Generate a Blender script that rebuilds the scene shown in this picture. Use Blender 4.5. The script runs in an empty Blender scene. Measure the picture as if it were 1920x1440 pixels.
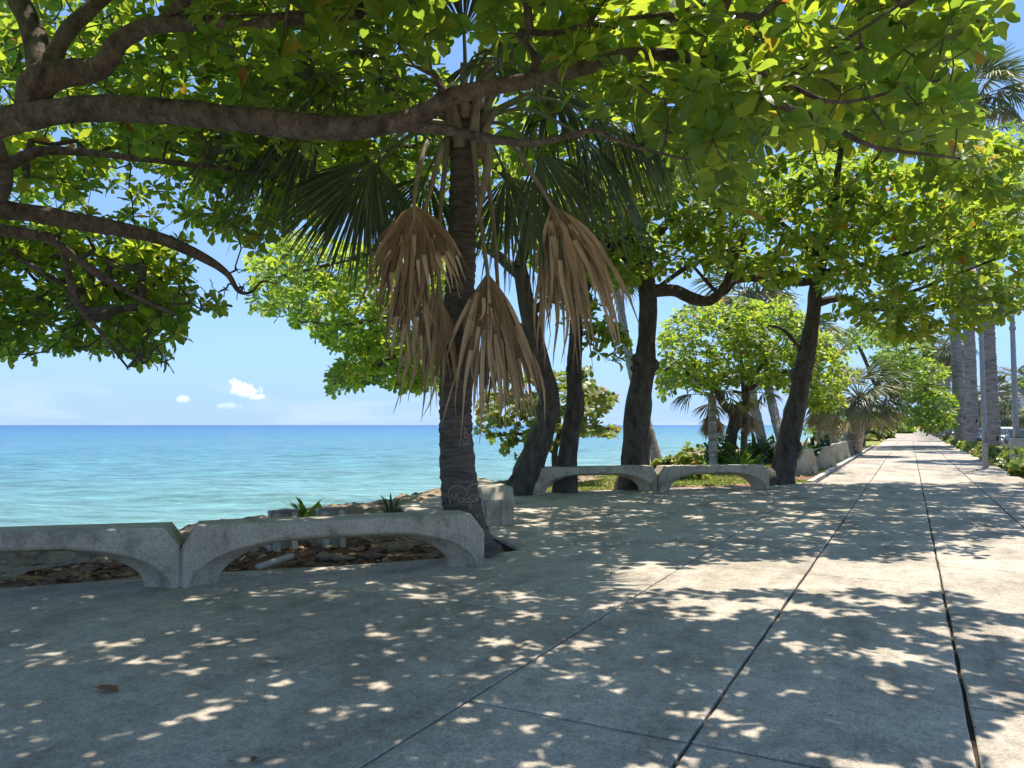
import bpy, math, random
import numpy as np
from mathutils import Vector, Matrix

# ------------------------------------------------------------------ camera, sky, sun, exposure
SC = bpy.context.scene
COL = SC.collection
FPX, CX, CY = 1442.0, 960.0, 720.0            # focal length and centre in photo pixels (1920 x 1440)
CAM_H = 1.6
YAW, PITCH = math.radians(27.3), math.radians(3.06)
SUN_EL, SUN_AZ = math.radians(73.0), math.radians(14.0)   # azimuth measured from +Y (down the promenade) towards +X

cam = bpy.data.cameras.new('camera'); camo = bpy.data.objects.new('camera', cam); COL.objects.link(camo)
camo.location = (0, 0, CAM_H)
camo.rotation_euler = (math.pi / 2 + PITCH, 0, YAW)
cam.sensor_fit = 'HORIZONTAL'; cam.sensor_width = 36.0; cam.lens = 36.0 * FPX / 1920.0
cam.clip_start = 0.05; cam.clip_end = 150000.0
SC.camera = camo

W = bpy.data.worlds.new('World'); SC.world = W; W.use_nodes = True
nt = W.node_tree; nt.nodes.clear()
sky = nt.nodes.new('ShaderNodeTexSky'); sky.sky_type = 'NISHITA'; sky.sun_disc = False
sky.sun_elevation = SUN_EL; sky.sun_rotation = SUN_AZ
sky.air_density = 1.0; sky.dust_density = 0.0; sky.ozone_density = 1.0; sky.altitude = 0.0
bg = nt.nodes.new('ShaderNodeBackground'); bg.inputs['Strength'].default_value = 0.078
wo = nt.nodes.new('ShaderNodeOutputWorld')
# sea air: white balance of the whole dome, and an even band of pale blue haze all round the horizon
tint = nt.nodes.new('ShaderNodeMix'); tint.data_type = 'RGBA'; tint.blend_type = 'MULTIPLY'; tint.inputs[0].default_value = 1.0; tint.inputs[7].default_value = (0.66, 0.78, 0.94, 1)
nt.links.new(sky.outputs['Color'], tint.inputs[6])
tco = nt.nodes.new('ShaderNodeTexCoord'); sxyz = nt.nodes.new('ShaderNodeSeparateXYZ'); nt.links.new(tco.outputs['Generated'], sxyz.inputs[0])
mrng = nt.nodes.new('ShaderNodeMapRange'); mrng.interpolation_type = 'SMOOTHSTEP'; mrng.inputs[1].default_value = 0.0; mrng.inputs[2].default_value = 0.16; mrng.inputs[3].default_value = 0.85; mrng.inputs[4].default_value = 0.42
nt.links.new(sxyz.outputs['Z'], mrng.inputs[0])
hz = nt.nodes.new('ShaderNodeMix'); hz.data_type = 'RGBA'; hz.inputs[7].default_value = (1.75, 2.95, 5.3, 1)
nt.links.new(mrng.outputs[0], hz.inputs[0]); nt.links.new(tint.outputs[2], hz.inputs[6])
# fair-weather cumulus low over the sea, as part of the sky: lumpy puffs at (azimuth, height) with frayed edges
def wn(ty, **k):
    n = nt.nodes.new(ty)
    for a, v in k.items(): setattr(n, a, v)
    return n
def wm(op, a, b=None, c=None):
    n = wn('ShaderNodeMath', operation=op)
    for i_, q in enumerate((a, b, c)):
        if q is None: continue
        if isinstance(q, (int, float)): n.inputs[i_].default_value = q
        else: nt.links.new(q, n.inputs[i_])
    return n.outputs[0]
waz = wm('ARCTAN2', sxyz.outputs['X'], sxyz.outputs['Y'])
wns = wn('ShaderNodeTexNoise'); wns.inputs['Scale'].default_value = 75.0; wns.inputs['Detail'].default_value = 7.0; wns.inputs['Roughness'].default_value = 0.6
nt.links.new(tco.outputs['Generated'], wns.inputs['Vector'])
wfray = wm('MULTIPLY_ADD', wns.outputs['Fac'], 2.6, -1.3)
bkn = wn('ShaderNodeTexNoise'); bkn.inputs['Scale'].default_value = 9.0; bkn.inputs['Detail'].default_value = 5.0; bmp = wn('ShaderNodeMapping'); bmp.inputs['Scale'].default_value = (1.0, 1.0, 5.0); nt.links.new(tco.outputs['Generated'], bmp.inputs['Vector']); nt.links.new(bmp.outputs[0], bkn.inputs['Vector'])
bks = wn('ShaderNodeMapRange', interpolation_type='SMOOTHSTEP'); bks.inputs[1].default_value = 0.075; bks.inputs[2].default_value = 0.01; nt.links.new(sxyz.outputs['Z'], bks.inputs[0])
bkc = wn('ShaderNodeMapRange', interpolation_type='SMOOTHSTEP'); bkc.inputs[1].default_value = 0.42; bkc.inputs[2].default_value = 0.66; bkc.inputs[4].default_value = 0.6; nt.links.new(bkn.outputs['Fac'], bkc.inputs[0])
bmx = wn('ShaderNodeMix', data_type='RGBA'); nt.links.new(wm('MULTIPLY', bks.outputs[0], bkc.outputs[0]), bmx.inputs[0]); nt.links.new(hz.outputs[2], bmx.inputs[6]); bmx.inputs[7].default_value = (3.3, 4.1, 5.9, 1)
cur = bmx.outputs[2]
def sky_puff(cur, px, py, rx, ry, white):
    r = np_dir(px, py); a0 = math.atan2(r[0], r[1]); e0 = r[2]
    da = wm('DIVIDE', wm('SUBTRACT', waz, a0), rx / FPX); de = wm('DIVIDE', wm('SUBTRACT', sxyz.outputs['Z'], e0), ry / FPX)
    d = wm('SQRT', wm('ADD', wm('POWER', da, 2.0), wm('POWER', wm('MAXIMUM', de, wm('MULTIPLY', de, 0.55)), 2.0)))
    d = wm('ADD', d, wfray)
    mr_ = wn('ShaderNodeMapRange', interpolation_type='SMOOTHSTEP'); mr_.inputs[1].default_value = 1.05; mr_.inputs[2].default_value = 0.45; mr_.inputs[3].default_value = 0.0; mr_.inputs[4].default_value = white; nt.links.new(d, mr_.inputs[0])
    # the base melts into the haze
    lo = wn('ShaderNodeMapRange', interpolation_type='SMOOTHSTEP'); lo.inputs[1].default_value = -1.3; lo.inputs[2].default_value = 0.0; nt.links.new(de, lo.inputs[0])
    f = wm('MULTIPLY', mr_.outputs[0], lo.outputs[0])
    mx_ = wn('ShaderNodeMix', data_type='RGBA'); nt.links.new(f, mx_.inputs[0]); nt.links.new(cur, mx_.inputs[6]); mx_.inputs[7].default_value = (6.6, 6.7, 6.9, 1)
    return mx_.outputs[2]
def np_dir(px, py):
    x, y = (px - CX) / FPX, (CY - py) / FPX; c, s, cp, sp = math.cos(YAW), math.sin(YAW), math.cos(PITCH), math.sin(PITCH)
    v = Vector((c * x - s * cp + s * sp * y, s * x + c * cp - c * sp * y, sp + cp * y)); return v.normalized()
for cl in ((443, 725, 18, 13, 0.95), (464, 732, 20, 13, 0.9), (484, 744, 15, 6, 0.7), (342, 748, 15, 7, 0.5), (430, 761, 24, 6, 0.25)):
    cur = sky_puff(cur, *cl)
nt.links.new(cur, bg.inputs['Color']); nt.links.new(bg.outputs['Background'], wo.inputs['Surface'])

sl = bpy.data.lights.new('sun', 'SUN'); sl.energy = 2.9; sl.angle = math.radians(0.53); sl.color = (1.0, 0.94, 0.84)
so = bpy.data.objects.new('sun', sl); COL.objects.link(so)
sdir = Vector((math.cos(SUN_EL) * math.sin(SUN_AZ), math.cos(SUN_EL) * math.cos(SUN_AZ), math.sin(SUN_EL)))
so.rotation_euler = sdir.to_track_quat('Z', 'Y').to_euler()
so.location = (0, 0, 40)

SC.view_settings.view_transform = 'Standard'; SC.view_settings.look = 'None'
SC.view_settings.gamma = 1.0; SC.view_settings.use_curve_mapping = False
SC.view_settings.exposure = 1.46
SC.cycles.use_denoising = True; SC.cycles.use_light_tree = False
SC.cycles.use_adaptive_sampling = True; SC.cycles.adaptive_threshold = 0.02
SC.cycles.max_bounces = 8; SC.cycles.diffuse_bounces = 5; SC.cycles.glossy_bounces = 3
SC.cycles.transmission_bounces = 4; SC.cycles.transparent_max_bounces = 6
SC.cycles.caustics_reflective = False; SC.cycles.caustics_refractive = False

# ------------------------------------------------------------------ projection helpers (photo pixel -> world)
cy_, sy_, cp_, sp_ = math.cos(YAW), math.sin(YAW), math.cos(PITCH), math.sin(PITCH)
RIGHT = np.array([cy_, sy_, 0.0])
FWD = np.array([-sy_ * cp_, cy_ * cp_, sp_])
UP = np.cross(RIGHT, FWD)
CAM = np.array([0, 0, CAM_H])
def P(px, py, d):
    return CAM + d * (FWD + RIGHT * (px - CX) / FPX + UP * (CY - py) / FPX)
def G(px, py, z=0.0):
    r = FWD + RIGHT * (px - CX) / FPX + UP * (CY - py) / FPX
    return CAM + r * ((z - CAM_H) / r[2])
def proj(V):
    v = np.asarray(V) - CAM
    d = v @ FWD
    dd = np.where(np.abs(d) < 1e-6, 1e-6, d)
    return CX + FPX * (v @ RIGHT) / dd, CY - FPX * (v @ UP) / dd, d
def GX(x_world, y_world, z=0.0): return np.array([x_world, y_world, z])

def unit(v):
    v = np.asarray(v, float); n = np.linalg.norm(v, axis=-1, keepdims=True)
    return v / np.maximum(n, 1e-9)

# ------------------------------------------------------------------ numpy value noise
def _hash(i, j, k):
    n = (i.astype(np.int64) * 374761393 + j.astype(np.int64) * 668265263 + k.astype(np.int64) * 2147483647) & 0x7fffffff
    n = ((n ^ (n >> 13)) * 1274126177) & 0x7fffffff
    n = ((n ^ (n >> 16)) * 974634777) & 0x7fffffff
    return (n & 0xffff) / 65535.0
def vnoise(x, y, z=None):
    x = np.asarray(x, float); y = np.asarray(y, float); z = np.zeros_like(x) if z is None else np.asarray(z, float) + 0 * x
    i, j, k = np.floor(x), np.floor(y), np.floor(z)
    u, v, w = x - i, y - j, z - k
    u, v, w = u * u * (3 - 2 * u), v * v * (3 - 2 * v), w * w * (3 - 2 * w)
    r = 0
    for a in (0, 1):
        for b in (0, 1):
            for c in (0, 1):
                r = r + _hash(i + a, j + b, k + c) * (u if a else 1 - u) * (v if b else 1 - v) * (w if c else 1 - w)
    return r * 2 - 1
def fbm(x, y, z=None, o=4):
    s, a, f = 0, 0.5, 1.0
    for q in range(o):
        s = s + a * vnoise(np.asarray(x) * f + 17.3 * q, np.asarray(y) * f - 9.1 * q, None if z is None else np.asarray(z) * f)
        a *= 0.5; f *= 2.03
    return s

# ------------------------------------------------------------------ objects
def tag(o, label=None, cat=None, group=None, kind=None):
    if label: o['label'] = label
    if cat: o['category'] = cat
    if group: o['group'] = group
    if kind: o['kind'] = kind
    return o
def thing(name, label, cat, loc=(0, 0, 0), group=None):
    o = bpy.data.objects.new(name, None); COL.objects.link(o); o.location = [float(q) for q in loc]
    o.empty_display_size = 0.2
    return tag(o, label, cat, group)

class Geo:
    def __init__(s): s.V = []; s.F = []; s.A = []; s.n = 0
    def add(s, V, F, A=None):
        V = np.asarray(V, float).reshape(-1, 3)
        for f in (F if isinstance(F, list) else [F]):
            f = np.asarray(f, int)
            if f.ndim == 1: f = f[None]
            s.F.append(f + s.n)
        s.V.append(V); s.A.append(np.zeros((len(V), 3)) if A is None else np.asarray(A, float))
        s.n += len(V)
        return s
    def box(s, c, h, rot=None):
        c = np.asarray(c, float); h = np.asarray(h, float)
        q = np.array([[x, y, z] for x in (-1, 1) for y in (-1, 1) for z in (-1, 1)], float) * h
        if rot is not None: q = q @ np.asarray(rot).T
        return s.add(q + c, np.array([[0, 1, 3, 2], [4, 6, 7, 5], [0, 4, 5, 1], [2, 3, 7, 6], [0, 2, 6, 4], [1, 5, 7, 3]]))
    def mesh(s, name, smooth=True, attr=True):
        me = bpy.data.meshes.new(name)
        V = np.concatenate(s.V); A = np.concatenate(s.A)
        me.vertices.add(len(V)); me.vertices.foreach_set('co', V.astype(np.float32).ravel())
        tot = np.concatenate([np.full(len(f), f.shape[1]) for f in s.F]); idx = np.concatenate([f.ravel() for f in s.F])
        me.loops.add(len(idx)); me.loops.foreach_set('vertex_index', idx.astype(np.int32))
        me.polygons.add(len(tot)); me.polygons.foreach_set('loop_start', np.concatenate([[0], np.cumsum(tot)[:-1]]).astype(np.int32))
        me.polygons.foreach_set('use_smooth', np.full(len(tot), bool(smooth)))
        if attr:
            at = me.attributes.new('leafco', 'FLOAT_VECTOR', 'POINT'); at.data.foreach_set('vector', A.astype(np.float32).ravel())
        me.update(calc_edges=True); me.validate()
        return me
    def obj(s, name, mat, parent=None, smooth=True, attr=False):
        """links the collected geometry (world coordinates) as ONE mesh object"""
        loc = np.zeros(3)
        p = parent
        while p is not None:
            loc = loc + np.array(p.location); p = p.parent
        if parent is not None and s.V: s.V = [v - loc for v in s.V]
        o = bpy.data.objects.new(name, s.mesh(name, smooth, attr)); COL.objects.link(o)
        for m in (mat if isinstance(mat, list) else [mat]): o.data.materials.append(m)
        if parent is not None: o.parent = parent
        return o

def catmull(pts, n):
    pts = np.asarray(pts, float); m = len(pts)
    if m == 2: t = np.linspace(0, 1, n)[:, None]; return pts[0] * (1 - t) + pts[1] * t
    q = np.vstack([2 * pts[0] - pts[1], pts, 2 * pts[-1] - pts[-2]])
    u = np.linspace(0, m - 1 - 1e-6, n); i = u.astype(int); t = (u - i)[:, None]
    a, b, c, d = q[i], q[i + 1], q[i + 2], q[i + 3]
    return 0.5 * (2 * b + (c - a) * t + (2 * a - 5 * b + 4 * c - d) * t ** 2 + (3 * b - a - 3 * c + d) * t ** 3)

def tube(g, pts, rad, sides=8, cap=True, lump=0.0, seed=0, ridge=0.0, A=None):
    pts = np.asarray(pts, float); n = len(pts); rad = np.broadcast_to(np.asarray(rad, float), (n,))
    T = unit(np.gradient(pts, axis=0))
    ref = np.array([0, 0, 1.0]) if abs(T[0][2]) < 0.9 else np.array([1.0, 0, 0])
    N = np.zeros_like(T); N[0] = unit(np.cross(T[0], ref))
    for i in range(1, n):
        v = N[i - 1] - T[i] * (N[i - 1] @ T[i]); N[i] = v / max(np.linalg.norm(v), 1e-9)
    B = np.cross(T, N)
    a = np.linspace(0, 2 * math.pi, sides, endpoint=False)
    R = rad[:, None] * np.ones(sides)
    D = N[:, None, :] * np.cos(a)[None, :, None] + B[:, None, :] * np.sin(a)[None, :, None]
    if lump > 0:
        q = pts[:, None, :] + D * rad[:, None, None]
        R = R * (1 + lump * fbm(q[..., 0] * 4 + seed, q[..., 1] * 4, q[..., 2] * 2.5, 4) * 1.6
                 + ridge * vnoise(a[None, :] * 5 + seed + 0 * R, np.cumsum(np.r_[0, np.linalg.norm(np.diff(pts, axis=0), axis=1)])[:, None] * 1.3 + 0 * R))
    V = (pts[:, None, :] + D * R[..., None]).reshape(-1, 3)
    i = np.arange(n - 1)[:, None] * sides; j = np.arange(sides)[None, :]; j2 = (j + 1) % sides
    F = np.stack([i + j, i + j2, i + sides + j2, i + sides + j], -1).reshape(-1, 4)
    Fs = [F]
    if cap: Fs += [np.arange(sides)[::-1], np.arange(sides) + (n - 1) * sides]
    at = None
    if A is not None:
        at = np.zeros((len(V), 3)); at[:, 0] = np.tile(a / (2 * math.pi), n); at[:, 1] = np.repeat(np.linspace(0, 1, n), sides); at[:, 2] = A
    g.add(V, Fs, at)

def extrude(g, prof, a, b):
    """prof: list of 3-vectors (closed outline); copies shifted by vectors a and b, sides and caps"""
    p = np.asarray(prof, float); n = len(p); V = np.vstack([p + a, p + b]); j = np.arange(n); k = (j + 1) % n
    g.add(V, [np.stack([j, k, k + n, j + n], -1), np.arange(n)[::-1], np.arange(n) + n])

# ------------------------------------------------------------------ materials
def newmat(name):
    m = bpy.data.materials.new(name); m.use_nodes = True; t = m.node_tree; t.nodes.clear()
    return m, t, (lambda ty, **k: _node(t, ty, k)), t.links.new
def _node(t, ty, k):
    n = t.nodes.new(ty)
    for a, v in k.items():
        if a.startswith('i_'): n.inputs[a[2:].replace('_', ' ')].default_value = v
        else: setattr(n, a, v)
    return n
def ramp(N, stops, interp='LINEAR'):
    r = N('ShaderNodeValToRGB'); r.color_ramp.interpolation = interp; e = r.color_ramp.elements
    while len(e) < len(stops): e.new(0.5)
    for q, (p, c) in zip(e, stops):
        q.position = p; q.color = (c[0], c[1], c[2], 1) if isinstance(c, (tuple, list)) else (c, c, c, 1)
    return r
def surface(name, c1, c2, scale=3.0, rough=0.8, bump=0.3, bscale=40.0, stain=None, stscale=0.7, stlo=0.52, sthi=0.68, spec=0.3, stretch=(1, 1, 1), objrand=0.0, fine=0.25, bdist=0.02, coord='P'):
    """generic rough mineral/bark surface: two tones, stains, fine speckle and bump in world space"""
    m, t, N, L = newmat(name)
    pos = N('ShaderNodeNewGeometry').outputs['Position'] if coord == 'P' else N('ShaderNodeTexCoord').outputs['Object']
    mp = N('ShaderNodeMapping'); mp.inputs['Scale'].default_value = stretch; L(pos, mp.inputs['Vector'])
    n1 = N('ShaderNodeTexNoise', i_Scale=scale, i_Detail=6.0, i_Roughness=0.62); L(mp.outputs[0], n1.inputs['Vector'])
    r1 = ramp(N, [(0.3, c1), (0.7, c2)]); L(n1.outputs['Fac'], r1.inputs[0])
    n2 = N('ShaderNodeTexNoise', i_Scale=bscale, i_Detail=5.0, i_Roughness=0.7); L(mp.outputs[0], n2.inputs['Vector'])
    mx = N('ShaderNodeMix', data_type='RGBA', blend_type='OVERLAY'); mx.inputs[0].default_value = fine
    L(r1.outputs[0], mx.inputs[6]); L(n2.outputs['Fac'], mx.inputs[7]); col = mx.outputs[2]
    if stain is not None:
        n3 = N('ShaderNodeTexNoise', i_Scale=stscale, i_Detail=8.0, i_Roughness=0.68); L(mp.outputs[0], n3.inputs['Vector'])
        r3 = ramp(N, [(stlo, 0.0), (sthi, 1.0)]); L(n3.outputs['Fac'], r3.inputs[0])
        m3 = N('ShaderNodeMix', data_type='RGBA'); L(r3.outputs[0], m3.inputs[0]); L(col, m3.inputs[6]); m3.inputs[7].default_value = (*stain, 1); col = m3.outputs[2]
    if objrand > 0:
        oi = N('ShaderNodeObjectInfo'); mr = N('ShaderNodeMapRange'); mr.inputs[3].default_value = 1 - objrand; mr.inputs[4].default_value = 1 + objrand
        L(oi.outputs['Random'], mr.inputs[0]); ml = N('ShaderNodeVectorMath', operation='SCALE'); L(col, ml.inputs[0]); L(mr.outputs[0], ml.inputs['Scale']); col = ml.outputs[0]
    b = N('ShaderNodeBsdfPrincipled'); b.inputs['Roughness'].default_value = rough; b.inputs['Specular IOR Level'].default_value = spec
    L(col, b.inputs['Base Color'])
    bp = N('ShaderNodeBump'); bp.inputs['Strength'].default_value = bump; bp.inputs['Distance'].default_value = bdist
    ad = N('ShaderNodeMath', operation='ADD'); L(n1.outputs['Fac'], ad.inputs[0]); L(n2.outputs['Fac'], ad.inputs[1]); L(ad.outputs[0], bp.inputs['Height'])
    L(bp.outputs[0], b.inputs['Normal'])
    o = N('ShaderNodeOutputMaterial'); L(b.outputs[0], o.inputs['Surface'])
    return m
def plain(name, c, rough=0.5, metal=0.0, spec=0.4, var=0.06, scale=8.0, coat=0.0, bump=0.0):
    m, t, N, L = newmat(name)
    g = N('ShaderNodeNewGeometry'); n1 = N('ShaderNodeTexNoise', i_Scale=scale, i_Detail=4.0); L(g.outputs['Position'], n1.inputs['Vector'])
    r = ramp(N, [(0.3, [q * (1 - var) for q in c]), (0.7, [q * (1 + var) for q in c])]); L(n1.outputs['Fac'], r.inputs[0])
    b = N('ShaderNodeBsdfPrincipled'); b.inputs['Roughness'].default_value = rough; b.inputs['Metallic'].default_value = metal
    b.inputs['Specular IOR Level'].default_value = spec; b.inputs['Coat Weight'].default_value = coat
    L(r.outputs[0], b.inputs['Base Color'])
    if bump:
        bp = N('ShaderNodeBump'); bp.inputs['Strength'].default_value = bump; bp.inputs['Distance'].default_value = 0.01; L(n1.outputs['Fac'], bp.inputs['Height']); L(bp.outputs[0], b.inputs['Normal'])
    o = N('ShaderNodeOutputMaterial'); L(b.outputs[0], o.inputs['Surface'])
    return m
def leafmat(name, stops, tr_stops, trans=0.45, rough=0.42, spec=0.45, vein=0.25, veins=9.0):
    """two-sided leaf: reflecting body plus light coming through the blade; leafco = (across, along, random)"""
    m, t, N, L = newmat(name)
    at = N('ShaderNodeAttribute', attribute_name='leafco'); sp = N('ShaderNodeSeparateXYZ'); L(at.outputs['Vector'], sp.inputs[0])
    oi = N('ShaderNodeObjectInfo'); ad = N('ShaderNodeMath', operation='ADD'); L(sp.outputs['Z'], ad.inputs[0]); L(oi.outputs['Random'], ad.inputs[1])
    fr = N('ShaderNodeMath', operation='FRACT'); L(ad.outputs[0], fr.inputs[0])
    ab = N('ShaderNodeMath', operation='ABSOLUTE'); L(sp.outputs['X'], ab.inputs[0])
    # midrib and side veins
    mr = N('ShaderNodeMapRange'); mr.inputs[1].default_value = 0.03; mr.inputs[2].default_value = 0.12; mr.inputs[3].default_value = 1.0; mr.inputs[4].default_value = 0.0
    L(ab.outputs[0], mr.inputs[0])
    m1 = N('ShaderNodeMath', operation='MULTIPLY_ADD'); L(ab.outputs[0], m1.inputs[0]); m1.inputs[1].default_value = -0.35; L(sp.outputs['Y'], m1.inputs[2])
    m2 = N('ShaderNodeMath', operation='MULTIPLY'); L(m1.outputs[0], m2.inputs[0]); m2.inputs[1].default_value = veins * 6.283
    sn = N('ShaderNodeMath', operation='SINE'); L(m2.outputs[0], sn.inputs[0])
    pw = N('ShaderNodeMapRange'); pw.inputs[1].default_value = 0.8; pw.inputs[2].default_value = 1.0; pw.inputs[4].default_value = 0.55; L(sn.outputs[0], pw.inputs[0])
    mxv = N('ShaderNodeMath', operation='MAXIMUM'); L(mr.outputs[0], mxv.inputs[0]); L(pw.outputs[0], mxv.inputs[1])
    vs = N('ShaderNodeMath', operation='MULTIPLY'); L(mxv.outputs[0], vs.inputs[0]); vs.inputs[1].default_value = vein
    outs = []
    for st in (stops, tr_stops):
        r = ramp(N, st); L(fr.outputs[0], r.inputs[0])
        mx = N('ShaderNodeMix', data_type='RGBA'); L(vs.outputs[0], mx.inputs[0]); L(r.outputs[0], mx.inputs[6]); mx.inputs[7].default_value = (0.32, 0.36, 0.09, 1)
        outs.append(mx.outputs[2])
    if vein > 0.15:
        gp = N('ShaderNodeNewGeometry'); nb_ = N('ShaderNodeTexNoise', i_Scale=17.0, i_Detail=3.0); L(gp.outputs['Position'], nb_.inputs['Vector']); rb = ramp(N, [(0.64, 0.0), (0.70, 0.75)]); L(nb_.outputs['Fac'], rb.inputs[0])
        for k_ in (0, 1):
            mb = N('ShaderNodeMix', data_type='RGBA'); L(rb.outputs[0], mb.inputs[0]); L(outs[k_], mb.inputs[6]); mb.inputs[7].default_value = (0.20, 0.13, 0.04, 1) if k_ == 0 else (0.34, 0.24, 0.04, 1); outs[k_] = mb.outputs[2]
    b = N('ShaderNodeBsdfPrincipled'); b.inputs['Roughness'].default_value = rough; b.inputs['Specular IOR Level'].default_value = spec
    L(outs[0], b.inputs['Base Color'])
    tr = N('ShaderNodeBsdfTranslucent'); L(outs[1], tr.inputs['Color'])
    bp = N('ShaderNodeBump'); bp.inputs['Strength'].default_value = 0.35; bp.inputs['Distance'].default_value = 0.004; L(mxv.outputs[0], bp.inputs['Height']); L(bp.outputs[0], b.inputs['Normal'])
    ms = N('ShaderNodeMixShader'); ms.inputs[0].default_value = trans; L(b.outputs[0], ms.inputs[1]); L(tr.outputs[0], ms.inputs[2])
    o = N('ShaderNodeOutputMaterial'); L(ms.outputs[0], o.inputs['Surface'])
    return m

GR = [(0.0, (0.038, 0.085, 0.022)), (0.4, (0.070, 0.145, 0.030)), (0.8, (0.125, 0.200, 0.038)), (0.975, (0.18, 0.22, 0.04)), (0.988, (0.24, 0.20, 0.03)), (1.0, (0.28, 0.10, 0.025))]
GT = [(0.0, (0.27, 0.44, 0.035)), (0.4, (0.43, 0.60, 0.045)), (0.8, (0.62, 0.73, 0.05)), (0.975, (0.58, 0.64, 0.04)), (0.988, (0.66, 0.50, 0.04)), (1.0, (0.60, 0.18, 0.03))]
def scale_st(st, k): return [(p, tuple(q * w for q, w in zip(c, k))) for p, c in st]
M = {}
M['leaf'] = leafmat('almond_leaf', GR, GT, trans=0.52, vein=0.34)
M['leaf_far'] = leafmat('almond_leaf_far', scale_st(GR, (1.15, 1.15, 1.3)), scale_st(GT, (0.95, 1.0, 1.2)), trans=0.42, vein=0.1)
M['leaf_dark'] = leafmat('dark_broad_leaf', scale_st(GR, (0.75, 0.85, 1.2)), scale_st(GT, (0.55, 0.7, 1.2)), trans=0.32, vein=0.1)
M['grape'] = leafmat('sea_grape_leaf', [(0.0, (0.10, 0.17, 0.04)), (0.45, (0.19, 0.25, 0.065)), (0.75, (0.30, 0.33, 0.11)), (0.9, (0.40, 0.35, 0.10)), (1.0, (0.44, 0.23, 0.07))],
                     [(0.0, (0.22, 0.38, 0.05)), (0.5, (0.35, 0.48, 0.07)), (0.8, (0.5, 0.52, 0.08)), (1.0, (0.55, 0.30, 0.06))], trans=0.38, rough=0.35, spec=0.5, vein=0.3, veins=4)
M['palm'] = leafmat('fan_palm_green', [(0.0, (0.055, 0.080, 0.045)), (0.6, (0.095, 0.125, 0.070)), (1.0, (0.15, 0.17, 0.085))],
                    [(0.0, (0.09, 0.16, 0.04)), (1.0, (0.18, 0.25, 0.06))], trans=0.25, rough=0.38, spec=0.6, vein=0.12, veins=0)
M['palm_dry'] = leafmat('fan_palm_dry', [(0.0, (0.22, 0.15, 0.085)), (0.45, (0.48, 0.335, 0.20)), (1.0, (0.72, 0.54, 0.34))],
                        [(0.0, (0.20, 0.12, 0.06)), (1.0, (0.36, 0.24, 0.12))], trans=0.28, rough=0.7, spec=0.2, vein=0.05, veins=0)
M['palm_mix'] = leafmat('fan_palm_yellowing', [(0.0, (0.12, 0.17, 0.07)), (0.45, (0.24, 0.27, 0.12)), (0.75, (0.42, 0.36, 0.17)), (1.0, (0.46, 0.26, 0.12))],
                        [(0.0, (0.15, 0.22, 0.05)), (0.6, (0.30, 0.32, 0.08)), (1.0, (0.42, 0.28, 0.10))], trans=0.3, rough=0.45, spec=0.5, vein=0.1, veins=0)
M['blade'] = leafmat('strap_leaf', [(0.0, (0.06, 0.11, 0.02)), (1.0, (0.13, 0.20, 0.03))], [(0.0, (0.2, 0.36, 0.03)), (1.0, (0.4, 0.5, 0.05))], trans=0.45, vein=0.15, veins=0)
M['blade_dark'] = leafmat('dark_strap_leaf', [(0.0, (0.025, 0.05, 0.03)), (1.0, (0.05, 0.085, 0.045))], [(0.0, (0.06, 0.12, 0.03)), (1.0, (0.1, 0.18, 0.04))], trans=0.25, vein=0.15, veins=0)
M['grass'] = leafmat('lawn_grass', [(0.0, (0.15, 0.21, 0.04)), (0.6, (0.25, 0.29, 0.07)), (1.0, (0.36, 0.34, 0.12))], [(0.0, (0.25, 0.36, 0.05)), (1.0, (0.42, 0.42, 0.10))], trans=0.35, vein=0.0, veins=0, rough=0.6)
M['litter'] = leafmat('dead_leaf', [(0.0, (0.15, 0.07, 0.04)), (0.5, (0.28, 0.15, 0.085)), (1.0, (0.44, 0.31, 0.19))], [(0.0, (0.2, 0.08, 0.03)), (1.0, (0.4, 0.2, 0.08))], trans=0.12, vein=0.15, rough=0.7, spec=0.2)
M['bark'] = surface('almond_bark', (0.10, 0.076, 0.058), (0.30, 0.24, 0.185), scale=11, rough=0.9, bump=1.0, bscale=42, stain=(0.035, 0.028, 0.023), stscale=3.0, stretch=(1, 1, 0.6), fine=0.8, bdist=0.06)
M['bark_dark'] = surface('dark_bark', (0.045, 0.038, 0.032), (0.14, 0.115, 0.095), scale=8, rough=0.9, bump=1.0, bscale=38, stain=(0.20, 0.18, 0.15), stscale=5.0, stlo=0.52, sthi=0.78, stretch=(1, 1, 0.4), fine=0.5, bdist=0.04)  # darker bark tone with paler blotches
M['twig'] = surface('twig_bark', (0.06, 0.05, 0.04), (0.14, 0.12, 0.10), scale=12, rough=0.9, bump=0.3)
M['palm_trunk'] = surface('ringed_palm_trunk', (0.085, 0.07, 0.058), (0.21, 0.175, 0.145), scale=5, rough=0.92, bump=0.8, bscale=30, stain=(0.045, 0.042, 0.038), stscale=2.4, stlo=0.5, sthi=0.7, stretch=(1, 1, 5), fine=0.5, bdist=0.02)
M['palm_grey'] = surface('grey_palm_trunk', (0.23, 0.205, 0.175), (0.40, 0.365, 0.315), scale=3, rough=0.9, bump=0.6, bscale=16, stain=(0.10, 0.088, 0.075), stscale=1.6, stlo=0.46, sthi=0.72, stretch=(1, 1, 4.5), fine=0.6, bdist=0.02)
M['petiole'] = surface('palm_petiole', (0.20, 0.16, 0.10), (0.36, 0.29, 0.19), scale=5, rough=0.65, bump=0.2, stretch=(1, 1, 0.3))
M['petiole_green'] = surface('green_palm_petiole', (0.11, 0.13, 0.06), (0.2, 0.21, 0.10), scale=5, rough=0.5, bump=0.2)
M['boot'] = surface('palm_leaf_base', (0.16, 0.11, 0.075), (0.32, 0.24, 0.17), scale=6, rough=0.9, bump=0.5)
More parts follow.
